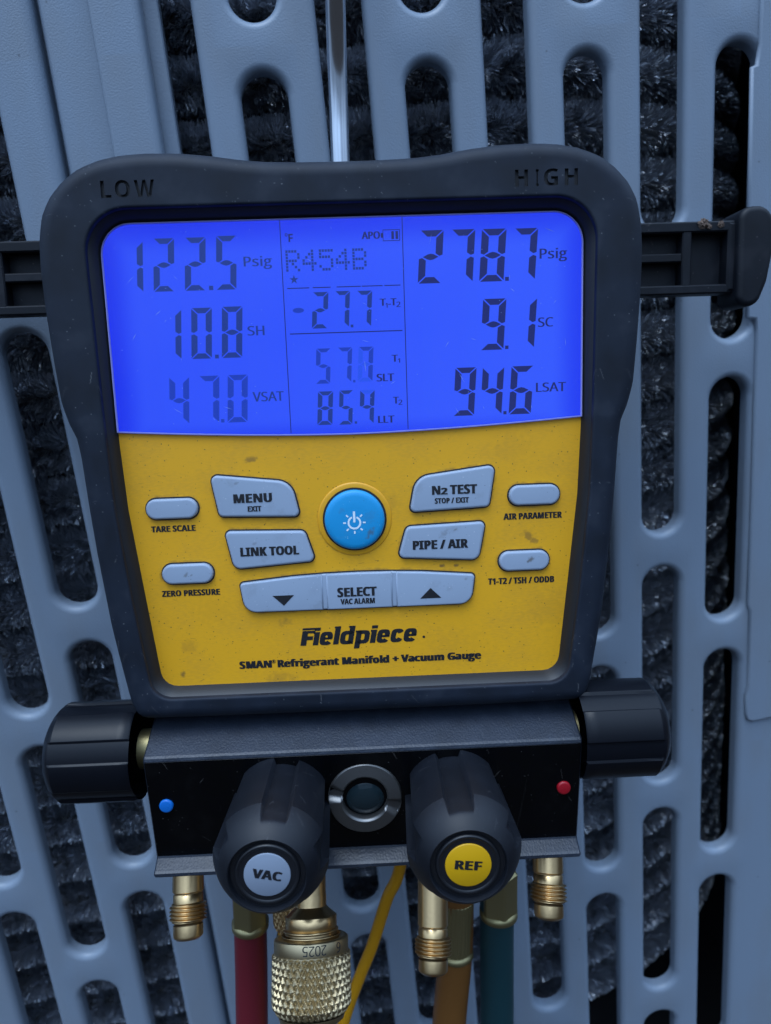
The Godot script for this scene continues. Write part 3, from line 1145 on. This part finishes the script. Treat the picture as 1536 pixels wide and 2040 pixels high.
func pill_corners(x: float, y: float) -> Array:
	return [Vector3(x - 8.2, y + 3.5, 3.45), Vector3(x - 8.2, y - 3.5, 3.45), Vector3(x + 8.2, y - 3.5, 3.45), Vector3(x + 8.2, y + 3.5, 3.45)]

func key_outlines() -> Array:
	var all := [rounded(menu_corners()), rounded(link_corners()), rounded(flip(menu_corners())), rounded(flip(link_corners())), rounded(bar_corners())]
	for q in [Vector2(-55.3, -13.1), Vector2(-52.1, -33.45), Vector2(55.1, -13.0), Vector2(51.9, -33.5)]:
		all.append(rounded(pill_corners(q.x, q.y), 12))
	var disc := PackedVector2Array()
	for k in 60:
		disc.append(Vector2(-0.15, -18.5) + Vector2.from_angle(TAU * k / 60) * 11.0)
	all.append(disc)
	return all

func buttons() -> void:
	var grey := button_material(Color(0.30, 0.37, 0.475), [[53.8, -33.0, 1.2, 0.75], [53.0, -33.6, 0.6, 0.6], [-52.6, -33.6, 1.0, 0.5], [-50.8, -33.8, 0.5, 0.5], [30.6, -22.8, 0.5, 0.7], [-31.0, -24.6, 0.8, 0.35], [-35.5, -6.0, 0.7, 0.3], [27.0, -24.0, 1.6, 0.3], [33.5, -38.4, 0.8, 0.3], [-45.0, -41.0, 2.0, 0.15]], 2600, 51)
	var menu := menu_corners()
	var link := link_corners()
	var z := 1.5
	lettering("lettering", M.print, button("menu_button", rounded(menu), grey), [["MENU", -36.3, -25.0, -12.0, 2.7, z, "bold", 0.16], ["EXIT", -32.3, -28.3, -14.7, 1.6, z, "bold", 0.07]])
	lettering("lettering", M.print, button("link_button", rounded(link), grey), [["LINK TOOL", -35.3, -17.7, -28.5, 2.7, z, "bold", 0.16]])
	lettering("lettering", M.print, button("test_button", rounded(flip(menu)), grey), [["N", 23.8, 26.1, -11.7, 2.7, z, "bold", 0.14], ["2", 26.5, 28.3, -11.7, 2.0, z, "bold", 0.14], ["TEST", 29.3, 37.3, -11.7, 2.8, z, "bold", 0.14], ["STOP / EXIT", 24.5, 34.8, -14.4, 1.6, z, "bold", 0.07]])
	lettering("lettering", M.print, button("pipe_button", rounded(flip(link)), grey), [["PIPE / AIR", 17.5, 34.3, -28.5, 2.75, z, "bold", 0.16]])
	var bar := bar_corners()
	var whole := rounded(bar)
	var rest := [clip_x(whole, -60, -11.2), clip_x(whole, -9.6, 10.4), clip_x(whole, 12.0, 60)]
	var base_st := begin()
	pad(base_st, inset(whole, 0.42), 0.0, 1.0, 0.4)
	var select := build(base_st, "select_button", grey, gauge)
	var gap := begin()
	fill(gap, inset(whole, -0.05), 0.05, true, 0)
	build(gap, "button_gap", M.gap, select)
	var inner := inset(whole, 0.42)
	for r in [[-60.0, -11.0], [-9.7, 10.6], [11.9, 60.0]]:
		var st := begin()
		pad(st, clip_x(inner, r[0], r[1]), 0.4, 1.55, 0.55)
		build(st, "key_pad", grey, select)
	lettering("lettering", M.print, select, [["SELECT", -6.3, 5.6, -42.5, 2.85, 1.55, "bold", 0.16], ["VAC ALARM", -5.5, 5.0, -44.9, 1.7, 1.55, "bold", 0.07]])
	var arrows := begin()
	fill(arrows, PackedVector2Array([Vector2(-26.5, -41.3), Vector2(-23.1, -44.6), Vector2(-19.8, -41.3)]), 1.62, true, 0)
	build(arrows, "arrow_print", M.print, select)
	arrows = begin()
	fill(arrows, PackedVector2Array([Vector2(19.2, -44.1), Vector2(25.8, -44.1), Vector2(22.5, -40.8)]), 1.62, true, 0)
	build(arrows, "arrow_print", M.print, select)
	for q in [[-55.3, -13.1, "tare_button"], [-52.1, -33.45, "zero_button"], [55.1, -13.0, "air_button"], [51.9, -33.5, "mode_button"]]:
		button(q[2], rounded(pill_corners(q[0], q[1]), 12), grey)
	# round power button
	var blue := button_material(Color(0.004, 0.29, 0.62), [[4.6, -22.4, 1.5, 0.6], [3.6, -24.0, 0.8, 0.5], [5.6, -21.0, 0.7, 0.4]], 1800, 61)
	var st := begin()
	var x := Transform3D(Basis(), mm(-0.15, -18.5, 0))
	lathe(st, [[Vector2(9.15, 0.2), Vector2(9.15, 1.5), Vector2(8.95, 1.95), Vector2(8.4, 2.3), Vector2(7.4, 2.5), Vector2(4, 2.6), Vector2(0.01, 2.62)]], 72, x)
	var power := build(st, "power_button", blue, gauge)
	st = begin()
	lathe(st, [[Vector2(9.75, 0.45), Vector2(0.01, 0.45)]], 60, x)
	build(st, "button_gap", M.gap, power)
	st = begin()
	st.set_smooth_group(0)
	var o := Vector2(-0.25, -19.2)
	var zz := 2.66
	for k in 40:
		var a := deg_to_rad(lerpf(112.0, 428.0, k / 40.0))
		var b := deg_to_rad(lerpf(112.0, 428.0, (k + 1) / 40.0))
		fill(st, PackedVector2Array([o + Vector2.from_angle(a) * 1.5, o + Vector2.from_angle(a) * 2.08, o + Vector2.from_angle(b) * 2.08, o + Vector2.from_angle(b) * 1.5]), zz, true, 0)
	quad(st, o.x - 0.34, o.y + 0.1, o.x + 0.34, o.y + 3.5, zz)
	for k in 8:
		if k == 2:
			continue
		var d := Vector2.from_angle(TAU * k / 8.0)
		var s := Vector2(-d.y, d.x) * 0.24
		fill(st, PackedVector2Array([o + d * 2.55 - s, o + d * 3.4 - s, o + d * 3.4 + s, o + d * 2.55 + s]), zz, true, 0)
	build(st, "power_symbol", M.white_print, power)

func clip_x(p: PackedVector2Array, x0: float, x1: float) -> PackedVector2Array:
	var r := Geometry2D.intersect_polygons(p, PackedVector2Array([Vector2(x0, -200), Vector2(x1, -200), Vector2(x1, 200), Vector2(x0, 200)]))
	var q: PackedVector2Array = r[0]
	if Geometry2D.is_polygon_clockwise(q):
		q.reverse()
	return q

# ------------------------------------------------------------------ valve block
func manifold_block() -> void:
	# outline in (y, z), counter-clockwise seen from +x
	var p := PackedVector2Array()
	for v in [Vector2(-81.0, -2.2), Vector2(-81.4, -1.4), Vector2(-87.6, 11.0), Vector2(-88.1, 11.7), Vector2(-88.9, 11.9), Vector2(-123.4, 7.4), Vector2(-124.0, 7.6), Vector2(-126.1, 11.0), Vector2(-126.6, 11.6), Vector2(-127.5, 11.7), Vector2(-128.1, 11.1), Vector2(-129.4, -22), Vector2(-81, -22)]:
		p.append(v)
	p.reverse()
	if Geometry2D.is_polygon_clockwise(p):
		p.reverse()
	var x := Transform3D(Basis(Vector3(0, 1, 0), Vector3(0, 0, 1), Vector3(1, 0, 0)), Vector3.ZERO)
	var st := begin()
	var small := inset(p, 0.5)
	loft(st, [moved(ring_at(small, -67.3), x), moved(ring_at(p, -66.8), x), moved(ring_at(p, 66.8), x), moved(ring_at(small, 67.3), x)], true, -1)
	fill(st, small, 67.3, true, -1, x)
	fill(st, small, -67.3, false, -1, x)
	var block := build(st, "valve_block", M.block, gauge)
	st = begin()
	var lean := Transform3D(Basis(Vector3.RIGHT, atan2(4.5, 34.5)), mm(0, -88.9, 11.9))
	pad(st, rounded([Vector3(-66.9, -34.6, 0.4), Vector3(66.9, -34.6, 0.4), Vector3(66.9, -0.25, 0.4), Vector3(-66.9, -0.25, 0.4)], 3), -0.3, 0.12, 0.1, lean)
	build(st, "front_overlay", M.overlay, gauge)
	for s in [[-61.8, -104.4, lin(0.002, 0.13, 0.50), "blue_dot"], [62.0, -104.6, lin(0.30, 0.004, 0.012), "red_dot"]]:
		st = begin()
		lathe(st, [[Vector2(2.15, 7.0), Vector2(2.15, 10.6), Vector2(1.95, 10.9), Vector2(1.6, 11.0), Vector2(0.01, 11.02)]], 32, Transform3D(Basis(), mm(s[0], s[1], 0)))
		build(st, s[3], paint(s[3], s[2], 0.4), block)

func knob_mesh(st: SurfaceTool, length: float, turn: float, x: Transform3D, r0: float, r1: float, shoulder: float, deep: float, lobes := 5) -> void:
	# a fluted grip about the local z axis with a rounded shoulder at its outer end
	var n := 360
	var body := length - shoulder
	var parts := [[], []]
	for h in [0.0, 0.5, 4.0, 10.0, 18.0, body]:
		parts[0].append(Vector2(lerpf(r0, r1, h / body) - (0.5 if h == 0.0 else 0.0), h))
	for k in range(0, 15):
		var t := k / 14.0
		parts[1].append(Vector2(r1 - (r1 - 10.45) * (0.62 * t + 0.38 * t * t), body + shoulder * (t + 0.25 * t * (1.0 - t))))
	for g in 2:
		var rings := []
		for q in parts[g]:
			var r := PackedVector3Array()
			for i in n:
				var a := TAU * i / n
				var w := fposmod(a / TAU * lobes + turn, 1.0)
				var groove := smoothstep(0.0, 0.02, w) * (1.0 - smoothstep(0.42, 0.45, w))
				var cap := lerpf(99.0, lerpf(r0, r1, minf(q.y, body) / body) - deep, groove)
				var rr := minf(q.x, cap)
				r.append(x * mm(rr * cos(a), rr * sin(a), q.y))
			rings.append(r)
		loft(st, rings, true, 1 + g)
	# recessed end with a thin lip and an inner ring
	var ends := [[Vector2(10.45, length), Vector2(10.2, length - 0.1)], [Vector2(10.2, length - 0.1), Vector2(9.9, length - 1.6)], [Vector2(9.9, length - 1.6), Vector2(8.7, length - 1.6)], [Vector2(8.7, length - 1.6), Vector2(8.4, length - 0.7), Vector2(8.0, length - 0.5), Vector2(7.5, length - 0.9)], [Vector2(7.5, length - 0.9), Vector2(0.01, length - 0.9)]]
	lathe(st, ends, 72, x, 10)

func front_knob(word: String, cx: float, cy: float, turn: float) -> void:
	var st := begin()
	var x := Transform3D(Basis(), mm(cx, cy, 7.0))
	knob_mesh(st, 39.5, turn, x, 14.7, 15.8, 8.5, 2.3)
	var o := build(st, "front_knob", M.knob, gauge)
	o.set_meta("label", "black rubber knob with %s label disc %s" % ["a grey" if word == "VAC" else "a yellow", word])
	# dark plastic insert and round label
	st = begin()
	lathe(st, [[Vector2(9.85, 37.95), Vector2(8.75, 37.95)], [Vector2(8.72, 38.00), Vector2(8.42, 38.85), Vector2(8.0, 39.05), Vector2(7.5, 38.65)], [Vector2(7.48, 38.65), Vector2(6.0, 38.65)]], 72, x)
	build(st, "end_cap", M.black, o)
	st = begin()
	lathe(st, [[Vector2(6.15, 38.66), Vector2(6.1, 38.92), Vector2(5.95, 39.00), Vector2(0.01, 39.00)]], 64, x)
	var c := lin(0.22, 0.265, 0.34) if word == "VAC" else lin(0.60, 0.33, 0.004)
	build(st, "label_disc", paint("label_disc", c, 0.4), o)
	st = begin()
	var tilt := deg_to_rad(-11.5 if word == "VAC" else -6.0)
	var w := 3.75 if word == "VAC" else 3.45
	letters(st, word, -w, w, -1.2, 2.55, 0.0, "bold", 0.16, 0.0, 0.06, Transform3D(Basis(Vector3(0, 0, 1), tilt), mm(cx, cy, 46.02)))
	build(st, "lettering", M.print, o, false)

func side_knob(side: float) -> void:
	var start := 70.7 if side < 0.0 else 67.9
	var b := Basis(Vector3(0, 0, -side), Vector3(0, 1, 0), Vector3(side, 0, 0))
	var x := Transform3D(b, mm(start * side, -90.4, 0.0))
	var st := begin()
	knob_mesh(st, 27.6, 0.82 if side < 0.0 else 0.18, x, 15.6, 15.5, 4.2, 0.8, 6)
	var o := build(st, "side_knob", M.gloss, gauge)
	st = begin()
	lathe(st, [[Vector2(6.2, -6.5), Vector2(6.2, 0.4)], [Vector2(6.2, 0.4), Vector2(0.01, 0.4)]], 40, x)
	build(st, "valve_stem", M.ferrule, o)

func sight_glass() -> void:
	var x := Transform3D(Basis(), mm(-0.3, -104.4, 10.1))
	var st := begin()
	var n := 96
	var sections := [[Vector2(11.5, -2.5), Vector2(11.45, 1.2), Vector2(11.1, 1.7)], [Vector2(11.1, 1.7), Vector2(7.6, 2.0)], [Vector2(7.6, 2.0), Vector2(7.1, 1.7), Vector2(6.9, 1.0), Vector2(6.8, -1.5)]]
	for s in sections.size():
		var rings := []
		for q in sections[s]:
			var r := PackedVector3Array()
			for i in n:
				var a := TAU * i / n
				var dent := 0.0
				for c in [2.95, -0.32]:
					dent = maxf(dent, 1.0 - smoothstep(0.17, 0.22, absf(angle_difference(a, c))))
				var z: float = q.y - (1.5 * dent if q.y > 1.5 else 0.0)
				r.append(x * mm(q.x * cos(a), q.x * sin(a), z))
			rings.append(r)
		loft(st, rings, true, s)
	var o := build(st, "sight_glass", M.steel, gauge)
	st = begin()
	var dome := []
	for k in 13:
		var a := PI / 2 * k / 12.0
		dome.append(Vector2(6.9 * cos(a) + 0.01, -1.8 + 3.1 * sin(a)))
	lathe(st, [dome], 48, x)
	build(st, "glass_dome", M.glass, o)

# ------------------------------------------------------------------ brass ports
func down(x: float, y: float, z: float, tip := Vector2.ZERO) -> Transform3D:
	# local z points down the fitting
	var d := Vector3(tip.x, -1, tip.y).normalized()
	var s := Vector3(1, 0, 0)
	s = (s - d * d.dot(s)).normalized()
	return Transform3D(Basis(s, d.cross(s), d), mm(x, y, z))

func flare(st: SurfaceTool, shaft: float, x: Transform3D) -> void:
	var g := shaft - 3.2
	var s := [[Vector2(5.0, 0), Vector2(5.0, g)], [Vector2(5.0, g), Vector2(4.6, g + 0.35), Vector2(4.6, g + 0.6)], [Vector2(4.6, g + 0.6), Vector2(4.8, g + 0.9), Vector2(4.8, shaft)]]
	# one continuous thread winding down the barrel
	var h := shaft + 5.6
	var rings := []
	for k in 57:
		var y := shaft + k * 0.1
		var ring := PackedVector3Array()
		for i in 64:
			var w := fposmod((y - shaft) / 1.12 + i / 64.0, 1.0)
			var fade := minf(1.0, minf(float(k), float(56 - k)) / 5.0)
			var r := 4.92 + 1.02 * fade * clampf(1.18 - 2.36 * absf(w - 0.5), 0.0, 1.0)
			ring.append(x * mm(r * cos(TAU * i / 64.0), r * sin(TAU * i / 64.0), y))
		rings.append(ring)
	loft(st, rings, true, 60)
	s.append([Vector2(4.95, h), Vector2(4.4, h + 0.4), Vector2(4.4, h + 0.8)])
	s.append([Vector2(4.7, h + 0.8), Vector2(4.75, h + 3.7), Vector2(4.6, h + 4.3)])
	s.append([Vector2(4.6, h + 4.3), Vector2(3.6, h + 5.1), Vector2(2.2, h + 5.1)])
	s.append([Vector2(2.2, h + 5.1), Vector2(2.0, h + 3.0), Vector2(0.01, h + 3.0)])
	lathe(st, s, 48, x)

const TILT := 0.55   # the ports lean forward out of the block

func port_frame(x: float, y: float, z: float, lean: float, back: float) -> Transform3D:
	var f := down(x, y, z, Vector2(lean, TILT))
	f.origin -= f.basis.z * back * U
	return f

func ports() -> void:
	for q in [[-60.0, -136.0, 0.055, 7.6], [59.6, -135.1, -0.11, 8.0], [20.9, -143.2, -0.07, 15.4]]:
		var st := begin()
		flare(st, q[3] + 12.0, port_frame(q[0], q[1], 0.0, q[2], 12.0))
		build(st, "flare_port", M.brass, gauge)
	var st := begin()
	lathe(st, [[Vector2(5.0, 0), Vector2(5.0, 22.0)]], 40, port_frame(-19.9, -143.7, 0.0, 0.0, 20.0))
	build(st, "vacuum_port", M.brass, gauge)

func hook() -> void:
	var st := begin()
	tube(st, smooth_path([Vector3(-0.3, 70, -19), Vector3(-0.4, 92, -19), Vector3(-0.3, 104, -18.8), Vector3(-0.2, 114, -17.4), Vector3(0.0, 124, -14.0), Vector3(0.3, 136, -8.5), Vector3(0.6, 150, -3), Vector3(0.8, 166, 0), Vector3(1.0, 182, -6), Vector3(1.0, 190, -24), Vector3(1.0, 186, -60), Vector3(1.0, 170, -70)]), 2.9, 36)
	build(st, "hanging_hook", M.chrome, gauge)

# ------------------------------------------------------------------ bar behind the gauge
func clod(o: Node, at: Vector3, r: float, seed_value: int) -> void:
	var n := FastNoiseLite.new()
	n.seed = seed_value
	n.frequency = 0.9
	var rings := []
	for j in 11:
		var b := -PI / 2 + PI * j / 10.0
		var ring := PackedVector3Array()
		for i in 18:
			var a := TAU * i / 18.0
			var d := Vector3(cos(a) * cos(b), sin(a) * cos(b), sin(b) * 0.7)
			ring.append(mm(at.x, at.y, at.z) + d * r * U * (1.0 + 0.9 * n.get_noise_3d(d.x * 2.0, d.y * 2.0, d.z * 2.0)))
		rings.append(ring)
	var st := begin()
	loft(st, rings, true, -1)
	build(st, "dirt_clod", M.soil, o)

func crossbar() -> void:
	var o := thing("plastic_crossbar", "black ribbed plastic bar with flanged ends sticking out on both sides behind the gauge", "bar", gauge.transform)
	var st := begin()
	box(st, Vector3(-131, 49.4, -38.5), Vector3(131, 72.0, -35.2))
	build(st, "web", M.bar, o)
	st = begin()
	box(st, Vector3(-131, 68.9, -37), Vector3(131, 72.4, -30), 0.5)
	build(st, "rib", M.bar, o)
	st = begin()
	box(st, Vector3(-131, 49.0, -37), Vector3(131, 52.0, -30), 0.5)
	build(st, "rib", M.bar, o)
	for s in [-1.0, 1.0]:
		st = begin()
		box(st, Vector3(minf(s * 60, s * 112.5), 59.6, -37), Vector3(maxf(s * 60, s * 112.5), 62.4, -30.6), 0.4)
		build(st, "rib", M.bar, o)
		st = begin()
		box(st, Vector3(s * 114 - 1.6, 51.0, -37), Vector3(s * 114 + 1.6, 70.0, -30.3), 0.4)
		build(st, "rib", M.bar, o)
		# flange with a rounded outer edge
		st = begin()
		var p := rounded([Vector3(129.6, 75.8, 4.2), Vector3(129.6, 44.4, 4.0), Vector3(136.8, 43.8, 5.0), Vector3(140.0, 52, 9), Vector3(141.8, 63, 12), Vector3(140.8, 76.6, 6.5)])
		if s < 0.0:
			var q := PackedVector2Array()
			for v in p:
				q.append(Vector2(-v.x, v.y))
			q.reverse()
			p = q
		pad(st, p, -40.0, -26.5, 1.9)
		fill(st, p, -40.0, false, 3)
		build(st, "flange", M.bar, o)
		st = begin()
		box(st, Vector3(minf(s * 127.5, s * 130.5), 49.5, -37), Vector3(maxf(s * 127.5, s * 130.5), 71.8, -29.4), 0.8)
		build(st, "rib", M.bar, o)
	clod(o, Vector3(119.0, 71.5, -29.6), 1.5, 5)
	clod(o, Vector3(121.0, 70.6, -29.9), 0.8, 6)
	clod(o, Vector3(125.0, 71.2, -29.8), 1.0, 7)
	clod(o, Vector3(136.5, 69.5, -27.3), 0.7, 8)
	clod(o, Vector3(139.0, 66.0, -27.5), 0.6, 9)

# ------------------------------------------------------------------ knurled coupler
func knurl(st: SurfaceTool, r: float, h0: float, h1: float, count: int, pitch: float, deep: float, x: Transform3D, chamfer := 0.0) -> void:
	var n := count * 8
	var rows := int((h1 - h0) / pitch * 8.0)
	var rings := []
	for j in rows + 1:
		var h := h0 + (h1 - h0) * j / rows
		var ring := PackedVector3Array()
		var edge := minf(1.0, minf(float(j), float(rows - j)) / 2.0)
		var body := r
		if chamfer > 0.0:
			body -= chamfer * pow(clampf((h - (h1 - chamfer * 1.6)) / (chamfer * 1.6), 0.0, 1.0), 1.7)
		for i in n:
			var a := TAU * i / n
			var u := a / TAU * count + h / pitch / 2.0
			var v := a / TAU * count - h / pitch / 2.0
			var k: float = minf(1.0 - absf(fposmod(u, 1.0) * 2.0 - 1.0), 1.0 - absf(fposmod(v, 1.0) * 2.0 - 1.0))
			var rr := body - deep + deep * 1.25 * minf(k + 0.05 * sin(i * 1.9 + j * 0.7), 0.68) * edge
			ring.append(x * mm(rr * cos(a), rr * sin(a), h))
		rings.append(ring)
	loft(st, rings, true, -1)

func coupler() -> void:
	var x := port_frame(-19.9, -143.7, 0.0, 0.0, 0.0)
	var o := thing("brass_coupler", "brass knurled coupler stamped 2025 screwed on below the knob marked VAC", "coupler", gauge.transform)
	var st := begin()
	lathe(st, [[Vector2(5.1, 1.0), Vector2(5.1, 4.4)], [Vector2(5.1, 4.4), Vector2(8.0, 6.9)], [Vector2(8.1, 6.9), Vector2(8.4, 7.2), Vector2(8.4, 10.4), Vector2(8.1, 10.8)], [Vector2(8.1, 10.8), Vector2(8.9, 11.0), Vector2(9.0, 11.4), Vector2(8.6, 11.8)], [Vector2(8.6, 11.8), Vector2(8.6, 12.4)], [Vector2(9.5, 12.4), Vector2(9.6, 12.7), Vector2(9.3, 13.0)], [Vector2(9.3, 13.0), Vector2(9.2, 14.0)]], 64, x)
	build(st, "neck", M.brass, o)
	st = begin()
	lathe(st, [[Vector2(9.0, 13.6), Vector2(10.6, 13.1), Vector2(11.5, 13.1), Vector2(11.9, 13.4)], [Vector2(11.9, 13.4), Vector2(12.05, 13.7), Vector2(12.05, 17.0), Vector2(11.9, 17.3)], [Vector2(11.9, 17.3), Vector2(11.9, 17.8)]], 80, x)
	build(st, "collar", M.brass_dull, o)
	st = begin()
	knurl(st, 12.9, 17.4, 34.6, 34, 2.0, 1.1, x, 2.2)
	lathe(st, [[Vector2(10.6, 34.5), Vector2(10.2, 35.8), Vector2(9.4, 36.4)], [Vector2(9.4, 36.4), Vector2(0.01, 36.4)]], 64, x, 20)
	build(st, "knurled_grip", M.brass_dull, o)
	# stamped figures, upside down round the collar
	st = begin()
	for m in [["5", -0.07], ["2", 0.10], ["0", 0.26], ["2", 0.42], ["6", 0.88]]:
		# on the collar facing outwards, feet towards the top
		var a: float = m[1]
		var outward := (x.basis * Vector3(sin(a), 0, 0) + x.basis.y * (cos(a) if x.basis.y.z > 0.0 else -cos(a))).normalized()
		var feet := -x.basis.z
		var up := -feet
		var spot := x.origin + x.basis.z * (13.8 * U) + outward * (11.98 * U)
		letters(st, m[0], -0.85, 0.85, 0.0, 2.8, 0.0, "regular", 0.0, 0.0, 0.12, Transform3D(Basis(up.cross(outward), up, outward), spot))
	build(st, "stamped_figures", M.engraved, o, false)

# ------------------------------------------------------------------ hoses
func hose(called: String, label: String, pts: Array, radius: float, c: Color, collar_at: float, collar_len: float, collar_r: float, sides: int, knurled: bool) -> Node3D:
	var o := thing(called, label, "hose", gauge.transform)
	var st := begin()
	tube(st, smooth_path(pts, 10), radius, 32)
	var m := paint("hose_rubber", c, 0.48)
	grain(m, 0.02, 60.0, 0.003, 12, 3)
	build(st, "rubber_tube", m, o)
	st = begin()
	var x := down(pts[0].x, collar_at, pts[0].z, Vector2((pts[2].x - pts[0].x) / absf(pts[2].y - pts[0].y), 0.0))
	if knurled:
		var n := 72
		var rings := []
		for q in [Vector2(0.82, 0), Vector2(1, 0.8), Vector2(1, collar_len - 3.4), Vector2(0.93, collar_len - 3.2)]:
			var r := PackedVector3Array()
			for i in n:
				var rr: float = collar_r * q.x * (1.0 - (0.035 if i % 3 == 0 else 0.0))
				r.append(x * mm(rr * cos(TAU * i / n), rr * sin(TAU * i / n), q.y))
			rings.append(r)
		loft(st, rings, true, -1)
		lathe(st, [[Vector2(collar_r * 0.93, collar_len - 3.2), Vector2(collar_r * 1.1, collar_len - 2.6), Vector2(collar_r * 1.12, collar_len - 0.9), Vector2(collar_r * 0.98, collar_len)], [Vector2(collar_r * 0.98, collar_len), Vector2(radius * 0.9, collar_len)]], 48, x, 5)
	else:
		var hex := PackedVector2Array()
		for i in sides:
			hex.append(Vector2.from_angle(TAU * (i + 0.35) / sides) * collar_r * 1.08)
		var round_hex := PackedVector2Array()
		var cs := []
		for v in hex:
			cs.append(Vector3(v.x, v.y, 1.2))
		round_hex = rounded(cs, 3)
		loft(st, [x * ring_at(inset(round_hex, 1.2), 0), x * ring_at(round_hex, 1.0), x * ring_at(round_hex, collar_len - 3.2)], true, -1)
		lathe(st, [[Vector2(collar_r * 0.9, collar_len - 3.6), Vector2(collar_r * 1.07, collar_len - 3.0), Vector2(collar_r * 1.07, collar_len - 0.6), Vector2(collar_r * 0.95, collar_len)], [Vector2(collar_r * 0.95, collar_len), Vector2(radius * 0.9, collar_len)]], 48, x, 5)
	build(st, "brass_collar", M.ferrule, o)
	return o

func hoses() -> void:
	hose("red_hose", "dark red rubber hose with brass collar hanging behind the left front knob", [Vector3(-46.2, -140, -29), Vector3(-47.0, -178, -30), Vector3(-49.1, -222, -30), Vector3(-52, -270, -28), Vector3(-57, -340, -24)], 6.2, lin(0.13, 0.008, 0.016), -162.0, 17.5, 6.5, 6, false)
	hose("amber_hose", "brown amber rubber hose with ribbed brass collar beside the middle brass port", [Vector3(32.4, -140, -29), Vector3(31.6, -190, -30), Vector3(28.2, -227, -30), Vector3(25, -270, -28), Vector3(22, -340, -25)], 6.6, lin(0.15, 0.058, 0.010), -171.0, 25.0, 6.2, 6, true)
	hose("teal_hose", "dark teal rubber hose with brass collar hanging right of the amber hose", [Vector3(48.3, -140, -29), Vector3(47.6, -182, -30), Vector3(47.2, -228, -30), Vector3(46, -270, -28), Vector3(43, -340, -24)], 6.5, lin(0.003, 0.030, 0.038), -160.0, 20.0, 6.8, 6, false)
	var o := hose("yellow_hose", "yellow hose mostly hidden behind the knurled brass coupler", [Vector3(-28.5, -150, -26), Vector3(-30.5, -190, -27), Vector3(-32.0, -232, -27), Vector3(-34, -280, -26), Vector3(-36, -340, -24)], 6.0, lin(0.5, 0.22, 0.006), -178.0, 6.0, 7.4, 6, false)
	var st := begin()
	knurl(st, 8.2, 0.0, 13.0, 24, 2.2, 0.8, down(-28.9, -163.0, -26.0, Vector2(-0.05, 0)))
	build(st, "knurled_nut", M.brass, o)
	o = thing("yellow_cable", "thin yellow cable slanting down behind the manifold between the two front knobs", "cable", gauge.transform)
	st = begin()
	tube(st, smooth_path([Vector3(15.5, -128, -24), Vector3(10.4, -156, -25), Vector3(5.6, -167, -25), Vector3(-0.6, -186, -25), Vector3(-6.2, -200, -25), Vector3(-13, -219, -25), Vector3(-28, -270, -24), Vector3(-40, -340, -22)], 8), 2.25, 20)
	build(st, "cable_sheath", paint("yellow_cable", lin(0.55, 0.25, 0.005), 0.35), o)
